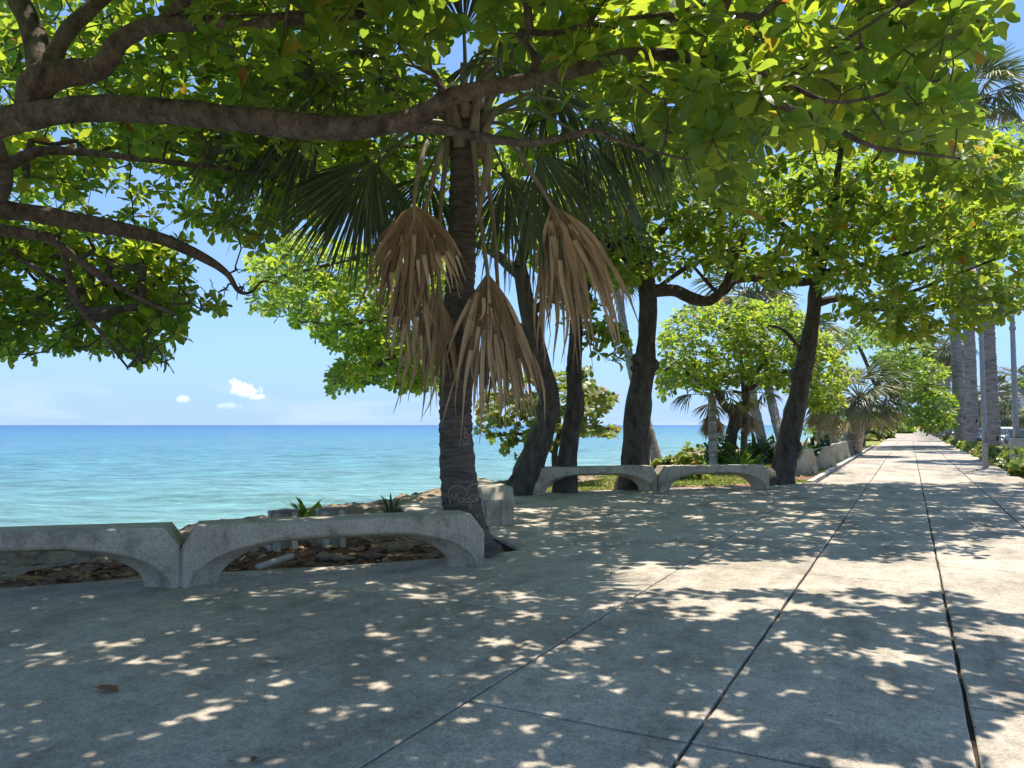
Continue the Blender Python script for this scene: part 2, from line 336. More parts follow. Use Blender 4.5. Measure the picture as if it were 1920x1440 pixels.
def paving():
    m, t, N, L = newmat('pavement_concrete'); pos = N('ShaderNodeNewGeometry').outputs['Position']; oi = N('ShaderNodeObjectInfo')
    def noise(sc, det=6.0, ro=0.65, st=None):
        n = N('ShaderNodeTexNoise', i_Scale=sc, i_Detail=det, i_Roughness=ro)
        if st: mp = N('ShaderNodeMapping'); mp.inputs['Scale'].default_value = st; L(pos, mp.inputs['Vector']); L(mp.outputs[0], n.inputs['Vector'])
        else: L(pos, n.inputs['Vector'])
        return n.outputs['Fac']
    base = ramp(N, [(0.32, (0.41, 0.35, 0.28)), (0.68, (0.555, 0.485, 0.39))]); L(noise(0.8), base.inputs[0]); col = base.outputs[0]
    def mul(col, fac, stops):
        r = ramp(N, stops); L(fac, r.inputs[0]); x = N('ShaderNodeMix', data_type='RGBA', blend_type='MULTIPLY'); x.inputs[0].default_value = 1.0; L(col, x.inputs[6]); L(r.outputs[0], x.inputs[7]); return x.outputs[2]
    col = mul(col, noise(4.5, 8.0, 0.72), [(0.30, (0.70, 0.70, 0.71)), (0.54, (1.0, 1.0, 1.0)), (0.72, (1.10, 1.09, 1.06))])       # hand-sized blotches
    col = mul(col, noise(1.5, 9.0, 0.7, (1.0, 0.35, 1.0)), [(0.34, (0.62, 0.61, 0.59)), (0.52, (1.0, 1.0, 1.0))])                    # trodden streaks along the walk
    col = mul(col, noise(55.0, 4.0, 0.8), [(0.32, (0.50, 0.50, 0.50)), (0.5, (1.0, 1.0, 1.0)), (0.72, (1.28, 1.28, 1.26))])
    col = mul(col, noise(16.0, 5.0, 0.8), [(0.32, (0.66, 0.66, 0.67)), (0.5, (1.0, 1.0, 1.0)), (0.7, (1.12, 1.12, 1.10))])            # sand grain
    vo = N('ShaderNodeTexVoronoi', feature='F1', i_Scale=3.2); L(pos, vo.inputs['Vector']); sp = N('ShaderNodeMath', operation='MULTIPLY_ADD'); L(noise(14.0), sp.inputs[0]); sp.inputs[1].default_value = 0.05; L(vo.outputs['Distance'], sp.inputs[2])
    col = mul(col, sp.outputs[0], [(0.055, (0.42, 0.41, 0.40)), (0.075, (1.0, 1.0, 1.0))])                                             # gum and oil spots
    mr = N('ShaderNodeMapRange'); mr.inputs[3].default_value = 0.86; mr.inputs[4].default_value = 1.08; L(oi.outputs['Random'], mr.inputs[0]); ml = N('ShaderNodeVectorMath', operation='SCALE'); L(col, ml.inputs[0]); L(mr.outputs[0], ml.inputs['Scale'])
    b = N('ShaderNodeBsdfPrincipled'); b.inputs['Roughness'].default_value = 0.85; b.inputs['Specular IOR Level'].default_value = 0.25; L(ml.outputs[0], b.inputs['Base Color'])
    bp = N('ShaderNodeBump'); bp.inputs['Strength'].default_value = 0.5; bp.inputs['Distance'].default_value = 0.006; L(noise(38.0, 6.0, 0.75), bp.inputs['Height']); L(bp.outputs[0], b.inputs['Normal'])
    o = N('ShaderNodeOutputMaterial'); L(b.outputs[0], o.inputs['Surface']); return m
M['concrete'] = paving()
M['bench'] = surface('weathered_bench_concrete', (0.41, 0.355, 0.27), (0.55, 0.485, 0.375), scale=3.2, rough=0.9, bump=0.8, bscale=48, stain=(0.15, 0.135, 0.095), stscale=3.6, stlo=0.50, sthi=0.74, fine=0.75, bdist=0.012, stretch=(1, 1, 0.7))
M['bench_pale'] = surface('pale_bench_concrete', (0.42, 0.38, 0.30), (0.56, 0.52, 0.43), scale=3.0, rough=0.9, bump=0.5, bscale=60, stain=(0.28, 0.25, 0.19), stscale=2.0, stlo=0.52, sthi=0.72, fine=0.4, bdist=0.01)
M['kerb'] = surface('kerb_concrete', (0.40, 0.38, 0.33), (0.52, 0.49, 0.43), scale=3, rough=0.9, bump=0.4, stain=(0.26, 0.24, 0.2))
M['joint'] = surface('joint_dirt', (0.035, 0.028, 0.022), (0.10, 0.075, 0.055), scale=14, rough=1.0, bump=0.8, bscale=70)
M['rock'] = surface('coral_rock', (0.30, 0.215, 0.14), (0.52, 0.42, 0.295), scale=3.5, rough=0.95, bump=1.0, bscale=18, stain=(0.13, 0.10, 0.075), stscale=2.5, stlo=0.5, sthi=0.66, fine=0.6, bdist=0.08)
M['asphalt'] = surface('asphalt', (0.045, 0.045, 0.046), (0.075, 0.073, 0.07), scale=1.2, rough=0.85, bump=0.4, bscale=90)
M['steel'] = plain('galvanised_steel', (0.30, 0.31, 0.33), rough=0.5, metal=0.4, var=0.15)
M['white'] = plain('white_render', (0.72, 0.72, 0.70), rough=0.8, var=0.04, scale=1.0)
M['glass'] = plain('dark_window_glass', (0.03, 0.045, 0.05), rough=0.06, spec=0.7)
M['rubber'] = plain('tyre_rubber', (0.02, 0.02, 0.02), rough=0.85)
M['rim'] = plain('wheel_alloy', (0.45, 0.45, 0.46), rough=0.35, metal=0.7)
M['lamp'] = plain('headlight_glass', (0.75, 0.77, 0.8), rough=0.1, spec=0.7)
M['paintline'] = plain('road_paint', (0.72, 0.70, 0.64), rough=0.7)
M['graffiti'] = plain('scratched_bark', (0.36, 0.285, 0.225), rough=0.9, var=0.2, scale=30)
M['skin'] = plain('skin', (0.22, 0.12, 0.075), rough=0.55)
M['hair'] = plain('dark_hair', (0.015, 0.012, 0.01), rough=0.6)
M['shirt'] = plain('pale_shirt', (0.58, 0.58, 0.68), rough=0.85)
M['jeans'] = plain('dark_trousers', (0.05, 0.06, 0.09), rough=0.85)
M['dark_shirt'] = plain('navy_shirt', (0.09, 0.09, 0.16), rough=0.85)

# ================================================================== THE SETTING
def sstep(a, b, x): t = np.clip((np.asarray(x, float) - a) / (b - a), 0, 1); return t * t * (3 - 2 * t)
LEFT_EDGE, RIGHT_EDGE = -2.42, 3.0
COLS = [-2.33, -1.03, 0.25, 1.55, 3.0]
# the bay of paving left of the walk, set out from where its edges lie
PLAZA = [(-2.33, -7.0), (-9.4, -7.0), (-9.4, 2.7)] + [tuple(G(*q)[:2]) for q in ((0, 1103), (440, 1071), (640, 1060), (800, 1049), (845, 1030), (800, 1000), (745, 946), (822, 929), (990, 925), (1075, 921), (1245, 915), (1440, 911), (1512, 905))] + [(-2.33, 23.2)]
PIT = [tuple(G(*q)[:2]) for q in ((800, 1049), (928, 1037), (978, 1031), (925, 1003), (845, 1000))]
def inpoly(x, y, poly):
    x = np.asarray(x, float); y = np.asarray(y, float); r = np.zeros(x.shape, bool); n = len(poly)
    for i in range(n):
        (x1, y1), (x2, y2) = poly[i], poly[(i + 1) % n]
        c = ((y1 > y) != (y2 > y)); xx = (x2 - x1) * (y - y1) / ((y2 - y1) if abs(y2 - y1) > 1e-9 else 1e-9) + x1
        r ^= c & (x < xx)
    return r
def shore_x(y):
    y = np.asarray(y, float)
    return (-10.6 + 1.6 * sstep(45, 75, y) - 6.5 * sstep(95, 175, y) + 1.2 * vnoise(y * 0.11, 3.3 + 0 * y) * sstep(2, 30, y) + 0.45 * vnoise(y * 0.5, 8.1 + 0 * y) + 0.25 * vnoise(y * 1.4, 2.1 + 0 * y))
SOIL = [(tuple(G(1470, 912)[:2]), 2.0), (tuple(G(1300, 914)[:2]), 1.5), (tuple(G(1510, 893)[:2]), 1.6), (tuple(G(1550, 878)[:2]), 1.0), (tuple(G(985, 925)[:2]), 0.7), (tuple(G(1190, 915)[:2]), 0.9)]
def lawn(x, y):
    x = np.asarray(x, float); y = np.asarray(y, float)
    m = sstep(12.3, 13.6, y + 0.8 * vnoise(x * 0.7, y * 0.7)) * sstep(1.2, 1.9, x - shore_x(y) + 0.8 * vnoise(x * 0.9 + 5, y * 0.9))
    for (c, r) in SOIL: m = m * sstep(r * 0.7, r * 1.15, np.hypot(x - c[0], y - c[1]) + 0.35 * vnoise(x * 1.5, y * 1.5))
    return np.clip(m * (0.72 + 0.5 * fbm(x * 0.8, y * 0.8, None, 3)) * 1.25, 0, 1) * (x < LEFT_EDGE - 0.1)

# ---- ground: one sheet; soil, litter colour and lawn in its material
m, t, N, L = newmat('soil_and_lawn')
at = N('ShaderNodeAttribute', attribute_name='leafco'); sp = N('ShaderNodeSeparateXYZ'); L(at.outputs['Vector'], sp.inputs[0])
geo = N('ShaderNodeNewGeometry')
n1 = N('ShaderNodeTexNoise', i_Scale=2.2, i_Detail=8.0, i_Roughness=0.7); n2 = N('ShaderNodeTexNoise', i_Scale=26.0, i_Detail=6.0, i_Roughness=0.75)
L(geo.outputs['Position'], n1.inputs['Vector']); L(geo.outputs['Position'], n2.inputs['Vector'])
r1 = ramp(N, [(0.3, (0.17, 0.08, 0.048)), (0.5, (0.29, 0.165, 0.105)), (0.68, (0.44, 0.31, 0.21))]); L(n1.outputs['Fac'], r1.inputs[0])
r2 = ramp(N, [(0.3, (0.17, 0.22, 0.05)), (0.55, (0.28, 0.32, 0.085)), (0.72, (0.38, 0.36, 0.14))]); L(n2.outputs['Fac'], r2.inputs[0])
ov = N('ShaderNodeMix', data_type='RGBA', blend_type='OVERLAY'); ov.inputs[0].default_value = 0.6; L(r1.outputs[0], ov.inputs[6]); L(n2.outputs['Fac'], ov.inputs[7])
mx = N('ShaderNodeMix', data_type='RGBA'); L(sp.outputs['X'], mx.inputs[0]); L(ov.outputs[2], mx.inputs[6]); L(r2.outputs[0], mx.inputs[7])
b = N('ShaderNodeBsdfPrincipled'); b.inputs['Roughness'].default_value = 0.95; b.inputs['Specular IOR Level'].default_value = 0.1; L(mx.outputs[2], b.inputs['Base Color'])
bp = N('ShaderNodeBump'); bp.inputs['Strength'].default_value = 1.0; bp.inputs['Distance'].default_value = 0.05; L(n2.outputs['Fac'], bp.inputs['Height']); L(bp.outputs[0], b.inputs['Normal'])
o = N('ShaderNodeOutputMaterial'); L(b.outputs[0], o.inputs['Surface']); M['ground'] = m

def ground_z(x, y):
    x = np.asarray(x, float); y = np.asarray(y, float)
    z = -0.05 + 0.05 * fbm(x * 0.6, y * 0.6, None, 3) + 0.03 * fbm(x * 3, y * 3, None, 3)
    inside = inpoly(x, y, PLAZA) | ((x > LEFT_EDGE - 0.25) & (x < 3.1))
    z = np.where(inside, -0.12, z)
    d = x - shore_x(y)
    z = z - 0.25 * sstep(2.5, 0.0, d) - 3.2 * sstep(0.0, -1.6, d)
    z = np.where(x > 4.9, -0.25, z)
    return z
gx = np.concatenate([np.linspace(-18, -2.2, 110), np.linspace(-1.5, 6, 12), [12, 25, 60, 140, 400, 2000, 9000]])
gy = np.concatenate([[-60, -40, -25], np.linspace(-15, 32, 260), np.linspace(32.6, 130, 160), [140, 160, 180, 200, 230, 270, 320, 400, 600, 1000, 2500, 9000]])
XX, YY = np.meshgrid(gx, gy, indexing='ij')
far = sstep(280, 600, YY)
XX2 = np.where(XX < -2, XX - far * 40 * (XX < -10), XX)
ZZ = ground_z(XX2, YY)
ni, nj = XX.shape; i, j = np.meshgrid(np.arange(ni - 1), np.arange(nj - 1), indexing='ij'); k0 = (i * nj + j).ravel()
g = Geo(); A = np.zeros((ni * nj, 3)); A[:, 0] = lawn(XX2, YY).ravel()
g.add(np.stack([XX2, YY, ZZ], -1).reshape(-1, 3), np.stack([k0, k0 + nj, k0 + nj + 1, k0 + 1], -1), A)
ground = tag(g.obj('ground', M['ground'], attr=True), 'brown soil and lawn between the paving and the shore', kind='structure')

# ---- rocky shore
yy = np.concatenate([np.linspace(-14, 40, 620), np.linspace(40.3, 240, 520)]); uu = np.linspace(0, 1, 46)
U, Y = np.meshgrid(uu, yy, indexing='ij'); sx = shore_x(Y)
X = sx + 1.5 - 3.3 * U + 0.3 * vnoise(Y * 2.2, U * 6)
base = -0.06 + 0.08 * np.sin(np.clip(U / 0.5, 0, 1) * math.pi) - 0.15 * sstep(0.3, 0.62, U) - 3.4 * sstep(0.58, 0.95, U)
rug = fbm(X * 1.9, Y * 1.9, None, 5); rdg = 1 - np.abs(fbm(X * 3.2 + 40, Y * 3.2, None, 5)) * 2.4
amp = sstep(0.0, 0.16, U)
rk = 0.42 + 0.58 * sstep(24, 45, Y)
Z = base + amp * rk * (0.16 * rug + 0.15 * (rdg - 0.55) + 0.11 * fbm(X * 8, Y * 8, None, 3)) - (1 - amp) * 0.06
Z = Z + sstep(85, 130, Y) * 0.8 * (1 - U) * (0.6 + vnoise(Y * 0.1, U * 2))
ni, nj = X.shape; i, j = np.meshgrid(np.arange(ni - 1), np.arange(nj - 1), indexing='ij'); k0 = (i * nj + j).ravel()
g = Geo(); g.add(np.stack([X, Y, Z], -1).reshape(-1, 3), np.stack([k0, k0 + 1, k0 + nj + 1, k0 + nj], -1))
tag(g.obj('rocky_shore', M['rock']), 'jagged brown coral rock along the edge of the sea', kind='structure')

# ---- sea: depth-tinted water, real swell near the shore
m, t, N, L = newmat('sea_water')
geo = N('ShaderNodeNewGeometry'); sx_ = N('ShaderNodeSeparateXYZ'); L(geo.outputs['Position'], sx_.inputs[0])
ng = N('ShaderNodeMath', operation='MULTIPLY'); L(sx_.outputs['X'], ng.inputs[0]); ng.inputs[1].default_value = -1.0
ntn = N('ShaderNodeTexNoise', i_Scale=0.018, i_Detail=4.0); mpp = N('ShaderNodeMapping'); mpp.inputs['Scale'].default_value = (1.0, 0.3, 1.0); L(geo.outputs['Position'], mpp.inputs['Vector']); L(mpp.outputs[0], ntn.inputs['Vector'])
lg = N('ShaderNodeMath', operation='LOGARITHM'); lg.inputs[1].default_value = 10.0; L(ng.outputs[0], lg.inputs[0])
ns = N('ShaderNodeMath', operation='MULTIPLY_ADD'); L(ntn.outputs['Fac'], ns.inputs[0]); ns.inputs[1].default_value = 0.5; L(lg.outputs[0], ns.inputs[2])
mrr = N('ShaderNodeMapRange'); mrr.inputs[1].default_value = 1.2; mrr.inputs[2].default_value = 4.2; L(ns.outputs[0], mrr.inputs[0])
rw = ramp(N, [(0.0, (0.28, 0.36, 0.25)), (0.15, (0.145, 0.275, 0.235)), (0.33, (0.075, 0.20, 0.235)), (0.58, (0.028, 0.125, 0.24)), (0.8, (0.012, 0.065, 0.20)), (1.0, (0.008, 0.045, 0.17))]); L(mrr.outputs[0], rw.inputs[0])
w1 = N('ShaderNodeTexNoise', i_Scale=1.0, i_Detail=6.0, i_Roughness=0.62); mp0 = N('ShaderNodeMapping'); mp0.inputs['Rotation'].default_value = (0, 0, -0.42); L(geo.outputs['Position'], mp0.inputs['Vector']); mp1 = N('ShaderNodeMapping'); mp1.inputs['Scale'].default_value = (0.35, 1.25, 1); L(mp0.outputs[0], mp1.inputs['Vector']); L(mp1.outputs[0], w1.inputs['Vector'])
w2 = N('ShaderNodeTexNoise', i_Scale=0.16, i_Detail=5.0, i_Roughness=0.6); L(mp1.outputs[0], w2.inputs['Vector'])
wa = N('ShaderNodeMath', operation='MULTIPLY_ADD'); L(w2.outputs['Fac'], wa.inputs[0]); wa.inputs[1].default_value = 4.0; L(w1.outputs['Fac'], wa.inputs[2])
bp = N('ShaderNodeBump'); bp.inputs['Strength'].default_value = 1.0; bp.inputs['Distance'].default_value = 0.4; L(wa.outputs[0], bp.inputs['Height'])
# foam: breaking crests and the wash against the rocks
fo = N('ShaderNodeAttribute', attribute_name='leafco'); fs = N('ShaderNodeSeparateXYZ'); L(fo.outputs['Vector'], fs.inputs[0])
fn = N('ShaderNodeTexNoise', i_Scale=2.6, i_Detail=8.0, i_Roughness=0.75); L(mp1.outputs[0], fn.inputs['Vector'])
fm = N('ShaderNodeMath', operation='MULTIPLY_ADD'); L(fs.outputs['X'], fm.inputs[0]); fm.inputs[1].default_value = 0.36; L(fn.outputs['Fac'], fm.inputs[2])
fr = ramp(N, [(0.68, 0.0), (0.75, 1.0)]); L(fm.outputs[0], fr.inputs[0])
w3 = N('ShaderNodeTexNoise', i_Scale=0.45, i_Detail=7.0, i_Roughness=0.7); L(mp1.outputs[0], w3.inputs['Vector'])
vr = ramp(N, [(0.3, 0.55), (0.5, 1.0), (0.7, 1.5)]); L(w3.outputs['Fac'], vr.inputs[0]); vm = N('ShaderNodeMix', data_type='RGBA', blend_type='MULTIPLY'); vm.inputs[0].default_value = 1.0; L(rw.outputs[0], vm.inputs[6]); L(vr.outputs[0], vm.inputs[7])
vr2 = ramp(N, [(0.34, 0.72), (0.5, 1.0), (0.66, 1.32)]); L(w1.outputs['Fac'], vr2.inputs[0]); vm2 = N('ShaderNodeMix', data_type='RGBA', blend_type='MULTIPLY'); vm2.inputs[0].default_value = 1.0; L(vm.outputs[2], vm2.inputs[6]); L(vr2.outputs[0], vm2.inputs[7])
mx = N('ShaderNodeMix', data_type='RGBA'); L(fr.outputs[0], mx.inputs[0]); L(vm2.outputs[2], mx.inputs[6]); mx.inputs[7].default_value = (0.75, 0.8, 0.8, 1)
b = N('ShaderNodeBsdfPrincipled'); b.inputs['Roughness'].default_value = 0.22; b.inputs['IOR'].default_value = 1.33; b.inputs['Specular IOR Level'].default_value = 0.16
L(mx.outputs[2], b.inputs['Base Color']); L(bp.outputs[0], b.inputs['Normal'])
o = N('ShaderNodeOutputMaterial'); L(b.outputs[0], o.inputs['Surface']); M['sea'] = m
SEA_Z = -2.3
rr = np.concatenate([np.linspace(2, 120, 300), 120 * np.exp(np.linspace(0.01, 6.4, 100))]); aa = np.radians(np.linspace(84, 262, 330))
Rr, Aa = np.meshgrid(rr, aa, indexing='ij'); X = -6.0 + Rr * np.cos(Aa); Y = 14.0 + Rr * np.sin(Aa)
fade = sstep(260, 60, Rr)
dist = shore_x(Y) - X
ph = (X * -0.5 + 0.87 * Y) * 0.75 + X * 0.4 + 4.0 * vnoise(X * 0.04, Y * 0.04)
sw = np.sin(ph * 0.62) + 0.6 * np.sin(ph * 1.13 + 1.3 + Y * 0.05)
Zs = SEA_Z + fade * (0.16 * sw * (0.6 + 0.6 * vnoise(X * 0.06 + 9, Y * 0.06)) + 0.07 * fbm(X * 0.9, Y * 0.45, None, 3) + 0.05 * fbm(X * 2.4, Y * 1.2, None, 2))
Aw = np.zeros((X.size, 3)); Aw[:, 0] = np.clip(sstep(3.5, 0.4, dist) * 0.95 + sstep(30, 6, dist) * sstep(1.0, 1.6, sw) * 0.6 + 0.12 * sstep(70, 20, dist), 0, 1).ravel()
ni, nj = X.shape; i, j = np.meshgrid(np.arange(ni - 1), np.arange(nj - 1), indexing='ij'); k0 = (i * nj + j).ravel()
g = Geo(); g.add(np.stack([X, Y, Zs], -1).reshape(-1, 3), np.stack([k0, k0 + nj, k0 + nj + 1, k0 + 1], -1), Aw)
tag(g.obj('sea', M['sea'], attr=True), 'turquoise to blue sea reaching the horizon', kind='structure')

# ---- promenade: joint bed with every slab a piece of its own
g = Geo()
g.box((0.34, 41, -0.075), (2.66, 49, 0.045)); prom = tag(g.obj('promenade', M['joint'], smooth=False), 'long concrete promenade running beside the sea', kind='structure')
rs0 = random.Random(2)
def slab_mesh(poly, gap=0.012, bev=0.012, name='slab'):
    """flat slab with a softened top edge; poly is convex or concave, anticlockwise, local coordinates"""
    q_ = []
    for a_, b2 in zip(poly, list(poly[1:]) + [poly[0]]):
        m_ = max(1, min(8, int(math.dist(a_, b2) / 0.28)))
        for k_ in range(m_):
            f_ = k_ / m_; x_, y_ = a_[0] + (b2[0] - a_[0]) * f_, a_[1] + (b2[1] - a_[1]) * f_
            if k_: x_ += 0.5 * gap * rs0.uniform(-1, 1); y_ += 0.5 * gap * rs0.uniform(-1, 1)
            q_.append((x_, y_))
    p = np.asarray(q_, float); n = len(p)
    def inset(p, d):
        e = unit(np.roll(p, -1, 0) - p); nrm = np.stack([-e[:, 1], e[:, 0]], -1); pn = np.roll(nrm, 1, 0)
        mt = pn + nrm; mt = mt / np.maximum((mt * nrm).sum(1, keepdims=True), 0.35); return p + mt * d
    a, b_ = inset(p, gap), inset(p, gap + bev)
    V = np.vstack([np.c_[a, np.full(n, -0.05)], np.c_[a, np.full(n, -0.007)], np.c_[b_, np.zeros(n)]])
    j = np.arange(n); k = (j + 1) % n
    g = Geo(); g.add(V, [np.stack([j, k, k + n, j + n], -1), np.stack([j + n, k + n, k + 2 * n, j + 2 * n], -1), np.arange(n) + 2 * n])
    return g.mesh(name, smooth=False, attr=False)
def slab(me, loc, scale=(1, 1, 1), parent=None):
    o = bpy.data.objects.new('slab', me); COL.objects.link(o); o.location = [float(q) for q in loc]; o.scale = scale; o.parent = parent
    if not me.materials: me.materials.append(M['concrete'])
    return o
def joint_y(px, py): return float(G(px, py)[1])
ROWS = {1: [joint_y(1080, 1351), joint_y(1290, 1160), joint_y(1440, 1070)], 2: [joint_y(1600, 1292), joint_y(1660, 1135), joint_y(1655, 1053)]}
rs = random.Random(4)
shared = {}
for c in range(4):
    x0, x1 = COLS[c], COLS[c + 1]
    known = ROWS.get(c, ROWS[2 if c == 3 else 1])
    if c == 3: known = [joint_y(1870, 1222), joint_y(1860, 1112)]
    if c == 0: known = [known[0], known[1], known[2]]
    st = 2.35
    ys = list(known)
    while ys[0] > -6: ys.insert(0, ys[0] - st)
    while ys[-1] < 88: ys.append(ys[-1] + st)
    for a, b_ in zip(ys[:-1], ys[1:]):
        w, h = x1 - x0, round(b_ - a, 2); key = (c, h)
        if key not in shared: shared[key] = slab_mesh([(-w / 2, -h / 2), (w / 2, -h / 2), (w / 2, h / 2), (-w / 2, h / 2)], gap=0.011)
        slab(shared[key], ((x0 + x1) / 2, (a + b_) / 2, 0.002 * rs.uniform(-1, 1)), parent=prom)
def clip(poly, axis, v, keep_less):
    out = []; n = len(poly)
    for i in range(n):
        p, q = poly[i], poly[(i + 1) % n]; ip = (p[axis] <= v) == keep_less or p[axis] == v; iq = (q[axis] <= v) == keep_less or q[axis] == v
        if ip: out.append(p)
        if ip != iq:
            s = (v - p[axis]) / (q[axis] - p[axis]); out.append(tuple(p[k] + s * (q[k] - p[k]) for k in (0, 1)))
    return out
def area(p): return 0.5 * sum(p[i][0] * p[(i + 1) % len(p)][1] - p[(i + 1) % len(p)][0] * p[i][1] for i in range(len(p)))
# paving of the bay; the palm's pit is left open by splitting the outline along it
PLZ2 = PLAZA[:7] + PIT[1:4] + [PLAZA[8]] + PLAZA[9:] if False else PLAZA
pit_c = np.mean(np.array(PIT), 0)
# the outline runs around the pit so the palm stands in bare soil
i_pit = 7
outline = PLAZA[:i_pit] + [PIT[1], PIT[2], PIT[3]] + PLAZA[i_pit + 1:]
bayb = bpy.data.objects.new('paved_bay', None); COL.objects.link(bayb)
bpy.data.objects.remove(bayb)
g = Geo(); pb = np.array(outline); g.add(np.c_[pb, np.full(len(pb), -0.06)], np.arange(len(pb)) if area(outline) > 0 else np.arange(len(pb))[::-1])
bay = tag(g.obj('paved_bay', M['joint'], smooth=False), 'wide paved bay left of the walk, ringed by concrete benches', kind='structure')
xe = [-15.5, -8.9, -2.33]; ye = [-7.5, -1.2, 6.05, 12.2, 18.3, 24]
for a in range(len(xe) - 1):
    for b_ in range(len(ye) - 1):
        q = clip(clip(clip(clip(outline, 0, xe[a], False), 0, xe[a + 1], True), 1, ye[b_], False), 1, ye[b_ + 1], True)
        if len(q) > 2 and abs(area(q)) > 0.2:
            # drop doubled points
            q = [p for i, p in enumerate(q) if math.dist(p, q[i - 1]) > 0.03]
            if area(q) < 0: q = q[::-1]
            slab(slab_mesh(q, gap=0.006, bev=0.008), (0, 0, 0.0), parent=bay)
# the walk beyond the counted slabs
g = Geo(); g.box((0.34, 345, -0.06), (2.66, 255.0, 0.06)); tag(g.obj('far_promenade', M['concrete'], smooth=False), 'far stretch of the promenade fading to a point', kind='structure')
# left side bays further off (paving reaching to the benches)
g = Geo(); g.box((-5.2, 62, -0.075), (2.75, 5.0, 0.073)); tag(g.obj('far_paved_bay', M['concrete'], smooth=False), 'second paved bay further along the walk', kind='structure')

# ---- kerbs and street
g = Geo()
kp = [G(1512, 905)[:2], G(1560, 876)[:2], G(1612, 851)[:2]]
kpts = [(LEFT_EDGE - 0.02, 23.0), (LEFT_EDGE - 0.02, 30.0), (LEFT_EDGE - 0.02, 56.6)]
g.box((LEFT_EDGE - 0.09, 39.8, -0.03), (0.085, 16.8, 0.075)); tag(g.obj('kerb', M['kerb'], smooth=False), 'pale concrete kerb between the lawn and the walk', kind='structure')
g = Geo(); g.box((5.05, 230, -0.1), (0.12, 250, 0.13)); tag(g.obj('street_kerb', M['kerb'], smooth=False), 'kerb of the street behind the hedge', kind='structure')
g = Geo(); g.box((12.2, 230, -0.2), (7.0, 250, 0.06)); tag(g.obj('street', M['asphalt'], smooth=False), 'asphalt street behind the palms', kind='structure')
g = Geo()
for y in range(-10, 300, 8): g.box((12.0, y, -0.138), (0.07, 1.5, 0.003))
tag(g.obj('lane_marking', M['paintline'], smooth=False), 'dashed white lane line on the street', kind='structure')
g = Geo(); g.box((21.6, 230, -0.12), (2.4, 250, 0.14)); tag(g.obj('far_pavement', M['concrete'], smooth=False), 'pavement on the far side of the street', kind='structure')

# ================================================================== VEGETATION
def leaf_template(kind='almond', rows=5, var=0):
    cur_, fo_, wv_ = [(0.16, 0.22, 0.03), (0.34, 0.10, 0.05), (0.05, 0.50, 0.04), (-0.10, 0.30, 0.06)][var]
    if kind == 'almond':
        T = {5: [0, .22, .5, .75, .92, 1.0], 7: [0, .12, .28, .46, .63, .79, .92, 1.0], 3: [0, .4, .78, 1.0]}[rows]
        Wd = {5: [.015, .10, .225, .285, .19, .02], 7: [.012, .05, .13, .215, .27, .28, .2, .02], 3: [.015, .19, .28, .03]}[rows]
    elif kind == 'round':
        T = [0, .18, .5, .82, 1.0]; Wd = [.10, .36, .50, .36, .06]
    elif kind == 'strap':
        T = [0, .3, .6, .85, 1.0]; Wd = [.03, .045, .04, .025, .004]
    n = len(T); V = []; A = []
    for t_, w in zip(T, Wd):
        droop = -cur_ * t_ ** 2 if kind == 'almond' else (-0.08 * t_ ** 2 if kind == 'round' else -0.45 * t_ ** 2.2)
        for s in (-1, 0, 1):
            fold = fo_ * w * abs(s) + (wv_ * math.sin(t_ * 9 + 1.3 * s + var) if kind == 'almond' and s else 0)
            V.append((s * w, t_, droop + fold)); A.append((s, t_, 0))
    F = []
    for i in range(n - 1):
        for c in (0, 1): F.append((i * 3 + c, i * 3 + c + 1, i * 3 + 4 + c, i * 3 + 3 + c))
    return np.array(V, float), np.array(F), np.array(A, float)
LT = {k: leaf_template(*k) for k in (('almond', 7), ('almond', 5), ('almond', 3), ('round', 4), ('strap', 4))}
LV = {k: [leaf_template(*k, v) for v in range(4)] for k in (('almond', 7), ('almond', 5), ('almond', 3), ('round', 4))}

def place_leaves(g, tmpl, base, d, nrm, length, rnd):
    """many leaves into one geometry; base, d (along), nrm: (n,3); length (n,)"""
    V, F, A = tmpl; n = len(base)
    if n == 0: return
    d = unit(d); nrm = unit(nrm - d * (nrm * d).sum(1, keepdims=True)); s = np.cross(d, nrm)
    P_ = base[:, None, :] + length[:, None, None] * (V[None, :, 0:1] * s[:, None] + V[None, :, 1:2] * d[:, None] + V[None, :, 2:3] * nrm[:, None])
    AA = np.broadcast_to(A, (n,) + A.shape).copy(); AA[:, :, 2] = rnd[:, None]
    FF = (F[None] + (np.arange(n) * len(V))[:, None, None]).reshape(-1, F.shape[1])
    g.add(P_.reshape(-1, 3), FF, AA.reshape(-1, 3))

def rosettes(rng, tips, dirs, per=(6, 9), length=(0.20, 0.29), ang=(45, 105), upb=0.7):
    B, D, Nn, Ln = [], [], [], []
    for p, t_ in zip(tips, dirs):
        ax = unit(np.array([0, 0, upb]) + 0.55 * t_ + rng.normal(0, 0.22, 3))
        e1 = unit(np.cross(ax, [0.31, 0.77, 0.2])); e2 = np.cross(ax, e1)
        k = rng.integers(per[0], per[1] + 1); ph = rng.uniform(0, 6.28)
        for i in range(k):
            a = ph + i * 2.39996 + rng.normal(0, 0.2); th = math.radians(ang[0] + (ang[1] - ang[0]) * (1 - i / k) + rng.normal(0, 9))
            rd = e1 * math.cos(a) + e2 * math.sin(a)
            d = rd * math.sin(th) + ax * math.cos(th)
            nn = ax * math.sin(th) - rd * math.cos(th) + rng.normal(0, 0.18, 3)
            l = rng.uniform(*length) * (0.75 + 0.25 * (1 - i / k) + 0.1)
            B.append(p + d * 0.02); D.append(d); Nn.append(nn); Ln.append(l)
    return np.array(B), np.array(D), np.array(Nn), np.array(Ln)

